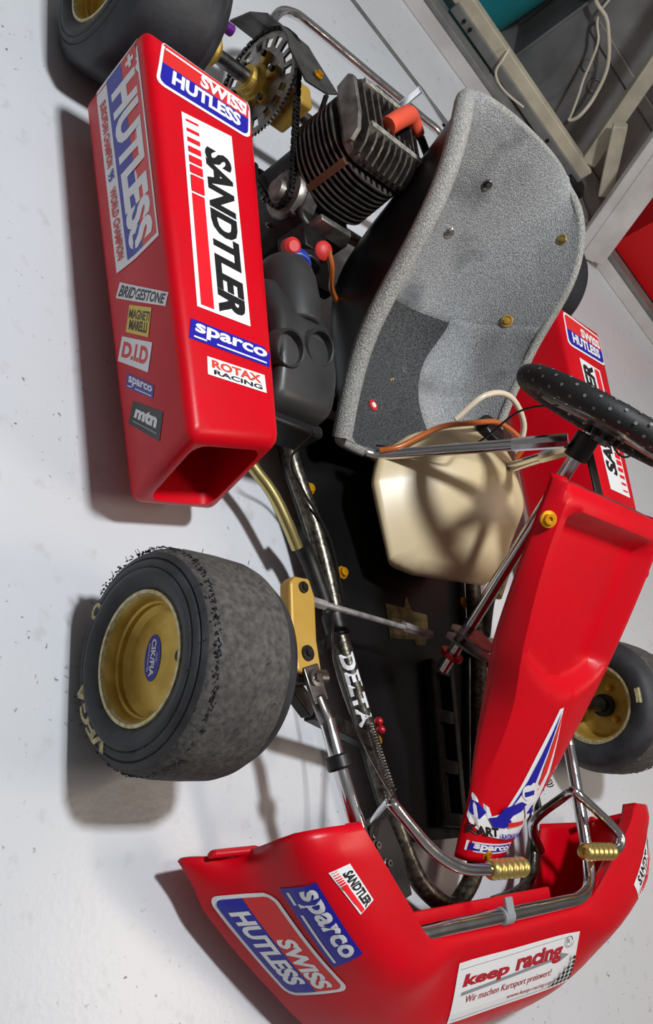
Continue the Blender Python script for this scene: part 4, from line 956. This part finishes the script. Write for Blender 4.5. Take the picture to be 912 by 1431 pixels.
mb = MB(); mb.prism(sq((0.205, -0.235), 0.07, 0.074, 0.03), EP, 0.294, 0.306); hd = mb.build('cylinder_head', 'fin_metal', K, label='finned cylinder head')
for k in range(12):
    y = -0.235 - 0.0755 + 0.01375 * k; e = abs(k - 5.5) / 5.5; hx = 0.084 - 0.024 * e ** 3; ht = 0.042 - 0.012 * e ** 4
    if k == 0: prof = [(-0.055, 0), (0.055, 0), (0.06, 0.012), (0.05, 0.028), (0.02, 0.034), (-0.05, 0.034), (-0.06, 0.025)]
    elif 4 <= k <= 8: prof = [(-hx, 0), (hx, 0), (hx + 0.002, 0.010), (hx - 0.006, 0.024), (hx - 0.016, ht - 0.006), (hx - 0.028, ht), (0.024, ht), (0.02, 0.012), (-0.02, 0.012), (-0.024, ht), (-hx + 0.028, ht), (-hx + 0.016, ht - 0.006), (-hx + 0.006, 0.024), (-hx - 0.002, 0.010)]
    else: prof = [(-hx, 0), (hx, 0), (hx + 0.002, 0.010), (hx - 0.006, 0.024), (hx - 0.016, ht - 0.006), (hx - 0.028, ht), (-hx + 0.028, ht), (-hx + 0.016, ht - 0.006), (-hx + 0.006, 0.024), (-hx - 0.002, 0.010)]
    mb = MB(); mb.prism([(0.205 + u, v) for u, v in prof], lambda u, v, d: EP(u, y + d, 0.304 + v), -0.002 if k else -0.006, 0.002); mb.build('head_fin', 'fin_metal' if k else 'alu', hd, smooth=False)
for xo in (-0.045, 0.042):
    mb = MB(); mb.box(EP(0.205 + xo, -0.235, 0.335), (0.011, 0.125, 0.024)); mb.build('head_rib', 'fin_light', hd, smooth=False)
mb = MB(); mb.tube([EP(0.205, -0.225, 0.306), EP(0.205, -0.225, 0.345)], 0.008, 10, False); mb.build('spark_plug', 's_white', hd)
mb = MB(); mb.tube([(0.212, -0.258, 0.346), (0.192, -0.238, 0.352), (0.170, -0.215, 0.356), (0.158, -0.198, 0.354), (0.160, -0.182, 0.350), (0.168, -0.164, 0.345)], lambda t: lerp(0.015, 0.0165, min(1, t * 2)) if t < 0.5 else lerp(0.0165, 0.0095, (t - 0.5) * 2), 14)
pc = mb.build('plug_cap', 'orange_cap', K, label='orange spark plug cap')
mb = MB(); mb.tube([(0.166, -0.168, 0.345), (0.170, -0.145, 0.338), (0.191, -0.108, 0.322), (0.212, -0.075, 0.288), (0.238, -0.092, 0.258), (0.245, -0.13, 0.25)], 0.0068, 10); mb.build('plug_lead', 'black', K)
mb = MB(); mb.prism(sq((0.235, -0.245), 0.085, 0.06, 0.03), lambda u, v, d: V((u, v, d)), 0.075, 0.19); ck = mb.build('crankcase', 'dark_metal', K, bevel=0.006, label='dark engine crankcase')
mb = MB(); mb.lathe([(0.03, 0.054), (0.006, 0.054), (0.002, 0.048), (0.002, 0.03)], (0.25, -0.305, 0.155), (0, 1, 0), 32); mb.build('case_cover', 'fin_metal', ck)
for k in range(5):
    t = 2 * PI * k / 5 + 0.4; gbolt(V((0.25 + 0.048 * math.cos(t), -0.303, 0.155 + 0.048 * math.sin(t))), V((0, -1, 0)), 0.0045, 'steel', ck, 'case_bolt')
mb = MB(); mb.lathe([(-0.014, 0.008), (-0.014, 0.016), (-0.004, 0.018), (-0.004, 0.024), (0.004, 0.024), (0.005, 0.040), (0.012, 0.043), (0.02, 0.043)], CRK, (0, 1, 0), 32); mb.build('clutch_drum', 'alu', K, label='silver clutch drum')
mb = MB(); mb.box((0.22, -0.20, 0.075), (0.2, 0.16, 0.02)); mb.build('engine_mount', 'dark_metal', K, bevel=0.003)
mb = MB(); mb.tube([(0.30, -0.10, 0.075), (0.20, -0.02, 0.11), (0.12, 0.02, 0.13)], 0.012, 12); mb.build('engine_frame_tube', 'black_gloss', K)
# carburettor
mb = MB(); mb.lathe([(0, 0.022), (0.05, 0.022), (0.05, 0.028), (0.07, 0.028)], (0.315, -0.275, 0.165), (1, -0.15, 0.0), 20); mb.box((0.345, -0.28, 0.165), (0.045, 0.055, 0.06)); cb = mb.build('carburettor', 'dark_metal', K, bevel=0.003)
mb = MB(); mb.box((0.32, -0.255, 0.205), (0.012, 0.07, 0.03)); mb.build('carburettor_flange', 'alu', cb, bevel=0.002)
mb = MB(); mb.lathe([(0, 0.026), (0.018, 0.026)], (0.396, -0.322, 0.178), (0.8, -0.1, 0.25), 16); mb.build('mounting_band', 'blue_part', cb, bevel=0.003)
for c_, r_ in (((0.390, -0.343, 0.194), 0.014), ((0.361, -0.269, 0.193), 0.0155)):
    mb = MB(); mb.lathe([(-0.008, r_ * 0.6), (-0.006, r_), (0.008, r_), (0.013, r_ * 0.6), (0.013, 0.001)], c_, (0.45, -0.25, 0.8), 18); mb.build('carburettor_cap', 'red_cap', cb)
mb = MB(); mb.tube([(0.366, -0.265, 0.205), (0.385, -0.25, 0.195), (0.395, -0.22, 0.165), (0.39, -0.165, 0.135), (0.375, -0.125, 0.12), (0.385, -0.15, 0.11)], 0.0045, 8); mb.build('fuel_hose', 'hose_amber', K)

# ---- intake silencer
bm = bmesh.new()
ab = [(0.45, -0.405, 0.095), (0.45, -0.285, 0.095), (0.675, -0.265, 0.09), (0.68, -0.405, 0.09), (0.455, -0.395, 0.185), (0.45, -0.30, 0.185), (0.60, -0.268, 0.20), (0.655, -0.275, 0.185), (0.665, -0.395, 0.185), (0.60, -0.40, 0.205), (0.52, -0.275, 0.205), (0.52, -0.395, 0.208)]
for p in ab: bm.verts.new(p)
r_ = bmesh.ops.convex_hull(bm, input=bm.verts); bmesh.ops.dissolve_limit(bm, angle_limit=math.radians(10), verts=bm.verts, edges=bm.edges)
bmesh.ops.bevel(bm, geom=list(bm.edges), offset=0.02, segments=4, profile=0.5, affect='EDGES', clamp_overlap=True)
so2 = from_bm('intake_silencer', bm, 'airbox', K, angle=60, label='black moulded intake silencer box')
mb = MB(); mb.lathe([(-0.03, 0.036), (-0.01, 0.045), (0.01, 0.048), (0.05, 0.048), (0.09, 0.042)], (0.435, -0.335, 0.168), (1, 0.05, 0.05), 24); mb.build('silencer_neck', 'airbox', so2, bevel=0.004)
for px, yy in ((0.585, -0.383), (0.560, -0.318)):
    mb = MB(); p0 = V((px, yy, 0.190)); dv = V((0.35, 0, 0.94))
    mb.lathe([(0, 0.030), (0.02, 0.0285), (0.0225, 0.0265), (0.021, 0.0245), (0.010, 0.022), (0.010, 0.0004)], p0, dv, 24); mb.build('intake_trumpet', 'airbox', so2, label='round black intake trumpet')
mb = MB(); mb.box((0.672, -0.335, 0.13), (0.02, 0.12, 0.06)); mb.build('silencer_base', 'black', so2, bevel=0.006)
mb = MB(); mb.tube([(0.70, -0.33, 0.19), (0.71, -0.31, 0.12), (0.73, -0.25, 0.082), (0.80, -0.195, 0.078), (0.90, -0.17, 0.07), (0.95, -0.15, 0.05)], 0.0022, 6); mb.build('cable', 'black', K)

# ---- rear bumper
mb = MB(); mb.tube([(-0.02, -0.30, 0.07), (-0.12, -0.29, 0.13), (-0.19, -0.27, 0.158), (-0.228, -0.225, 0.16), (-0.236, -0.17, 0.16), (-0.236, 0, 0.16), (-0.236, 0.17, 0.16), (-0.22, 0.25, 0.16), (-0.12, 0.29, 0.13), (-0.02, 0.30, 0.07)], 0.0095, 14)
mb.build('rear_bumper_tube', 'chrome', K, label='chromed rear bumper tube')
beam([(0.12, -0.10, 0.36), (-0.05, -0.05, 0.30), (-0.10, 0.0, 0.15)], 0.014, 0.006, 'seat_stay', 'chrome')

# ================================================================== WORKSHOP RACK BEHIND
RK = thing('workshop_rack', 'low cream and grey steel rack with slanted legs on a white plinth', 'rack', RO)
def rpart(name, m, boxes, bevel=0.003, label=None):
    mb = MB()
    for (s0, s1, d0, d1, z0, z1) in boxes: mb.box(V((0, 0, 0)) + RA * (s0 + s1) / 2 + RN * (d0 + d1) / 2 + V((0, 0, (z0 + z1) / 2)), (s1 - s0, d1 - d0, z1 - z0), RROT)
    return mb.build(name, m, RK, smooth=False, bevel=bevel, label=label)
rpart('plinth', 'white_profile', [(-0.9, 2.3, 0.0, 0.03, 0, 0.05)])
rpart('plinth_rail', 'gray_steel', [(-0.9, 2.3, -0.004, 0.05, 0.05, 0.066)])
rpart('bottom_shelf', 'gray_panel', [(-0.9, 2.3, 0.03, 0.7, 0.045, 0.058)])
rpart('front_beam', 'cream_steel', [(0.0 - 0.9, 0.80, 0.085, 0.125, 0.085, 0.135)], label='cream painted steel beam')
sl = rpart('drawer_slide', 'gray_steel', [(0.12, 0.80, 0.076, 0.09, 0.066, 0.098)])
for s_ in (0.17, 0.2, 0.62): gbolt(V((0, 0, 0.083)) + RA * s_ + RN * 0.076, -RN, 0.006, 'black', sl, 'slide_hole')
rpart('beam_foot', 'black', [(0.76, 0.84, 0.05, 0.12, 0.058, 0.085)])
pan = rpart('back_panel', 'gray_panel', [(0.43, 1.8, 0.38, 0.4, 0.06, 0.9)])
for s_, z_ in ((0.60, 0.235), (0.67, 0.215)):
    mb = MB(); mb.lathe([(0, 0.024), (-0.006, 0.024), (-0.007, 0.02), (-0.003, 0.017), (-0.003, 0.0004)], RA * s_ + RN * 0.38 + V((0, 0, z_)), RN, 24); mb.build('embossed_disc', 'gray_steel', pan)
rpart('panel_rib', 'gray_steel', [(0.5, 1.3, 0.372, 0.38, 0.29, 0.33)])
def slant(name, m, a, b, w_, t_, label=None):
    """bar in the rack's front plane from (s,d,z) a to b"""
    a, b = [RA * p[0] + RN * p[1] + V((0, 0, p[2])) for p in (a, b)]; T = (b - a).normalized(); N = RN; S = T.cross(N)
    mb = MB(); mb.box((a + b) / 2, ((b - a).length, w_, t_), Matrix((T, S, N)).transposed()); o = mb.build(name, m, RK, smooth=False, bevel=0.004, label=label); return o, a, b, T, S
lg, a, b, T, S = slant('slanted_leg', 'white_profile', (1.00, -0.02, 0.005), (0.60, -0.02, 0.77), 0.115, 0.04, 'wide white slanted leg profile')
mb = MB(); mb.box((a + b) / 2 - RN * 0.021 + S * 0.0, ((b - a).length, 0.05, 0.006), Matrix((T, S, RN)).transposed()); mb.build('leg_groove_strip', 'white_profile', lg, smooth=False, bevel=0.002)
lg2, a, b, T, S = slant('slanted_leg', 'cream_steel', (0.775, 0.12, 0.135), (0.46, 0.12, 0.77), 0.05, 0.04)
slant('brace', 'cream_steel', (0.70, 0.06, 0.29), (0.875, 0.05, 0.14), 0.045, 0.03)
cb1 = MB(); cb1.tube([rk(0.39, 0.34, 0.62), rk(0.409, 0.34, 0.377), rk(0.503, 0.33, 0.354), rk(0.614, 0.32, 0.294), rk(0.671, 0.30, 0.214), rk(0.679, 0.25, 0.155), rk(0.64, 0.17, 0.144),
                     rk(0.645, 0.22, 0.15), rk(0.625, 0.27, 0.185), rk(0.601, 0.30, 0.216), rk(0.541, 0.325, 0.30), rk(0.465, 0.35, 0.36), rk(0.43, 0.355, 0.60)], lambda t: 0.0065 if t < 0.5 else 0.0045, 10)
tag(cb1.build('power_cable', 'cable'), 'cream power cable hanging in a long loop over the grey panel of the rack', 'cable')
cb3 = MB(); cb3.tube([rk(0.315, 0.075, 0.141), rk(0.322, 0.055, 0.118), rk(0.335, 0.045, 0.085), rk(0.366, 0.04, 0.073), rk(0.414, 0.045, 0.074), rk(0.48, 0.06, 0.085)], 0.004, 8)
tag(cb3.build('power_cable', 'cable'), 'cream cable looped over the drawer slide of the rack', 'cable')
# red crate
CR = thing('crate', 'red plastic crate on the rack shelf beside the white slanted leg', 'crate', rk(1.06, 0.08, 0.060))
def cpart(name, m, boxes, parent=CR):
    mb = MB()
    for (s0, s1, d0, d1, z0, z1) in boxes: mb.box(RA * (s0 + s1) / 2 + RN * (d0 + d1) / 2 + V((0, 0, (z0 + z1) / 2)), (s1 - s0, d1 - d0, z1 - z0), RROT)
    return mb.build(name, m, parent, smooth=False, bevel=0.004)
cpart('crate_walls', 'crate', [(0, 0.6, 0, 0.006, 0, 0.22), (0, 0.6, 0.264, 0.27, 0, 0.22), (0, 0.006, 0, 0.27, 0, 0.22), (0.594, 0.6, 0, 0.27, 0, 0.22), (0, 0.6, 0, 0.27, 0, 0.006)])
cpart('crate_rim', 'crate', [(-0.008, 0.608, -0.01, 0.004, 0.2, 0.225), (-0.008, 0.608, 0.266, 0.28, 0.2, 0.225), (-0.01, 0.004, -0.01, 0.28, 0.2, 0.225), (0.596, 0.61, -0.01, 0.28, 0.2, 0.225)])
# teal bin in the bay; back and side panels added to darken the bay
rpart('added_bay_back', 'gray_panel', [(-0.9, 0.43, 0.62, 0.64, 0.058, 0.9), (0.425, 0.435, 0.36, 0.64, 0.058, 0.9)])
tb = MB(); tb.lathe([(0, 0.14), (0.004, 0.145), (0.40, 0.17), (0.41, 0.175), (0.41, 0.162), (0.02, 0.135), (0.02, 0.001)], rk(0.20, 0.42, 0.059), (0, 0, 1), 32)
tag(tb.build('bin', 'teal'), 'teal round bin in the open bay of the rack', 'bin')
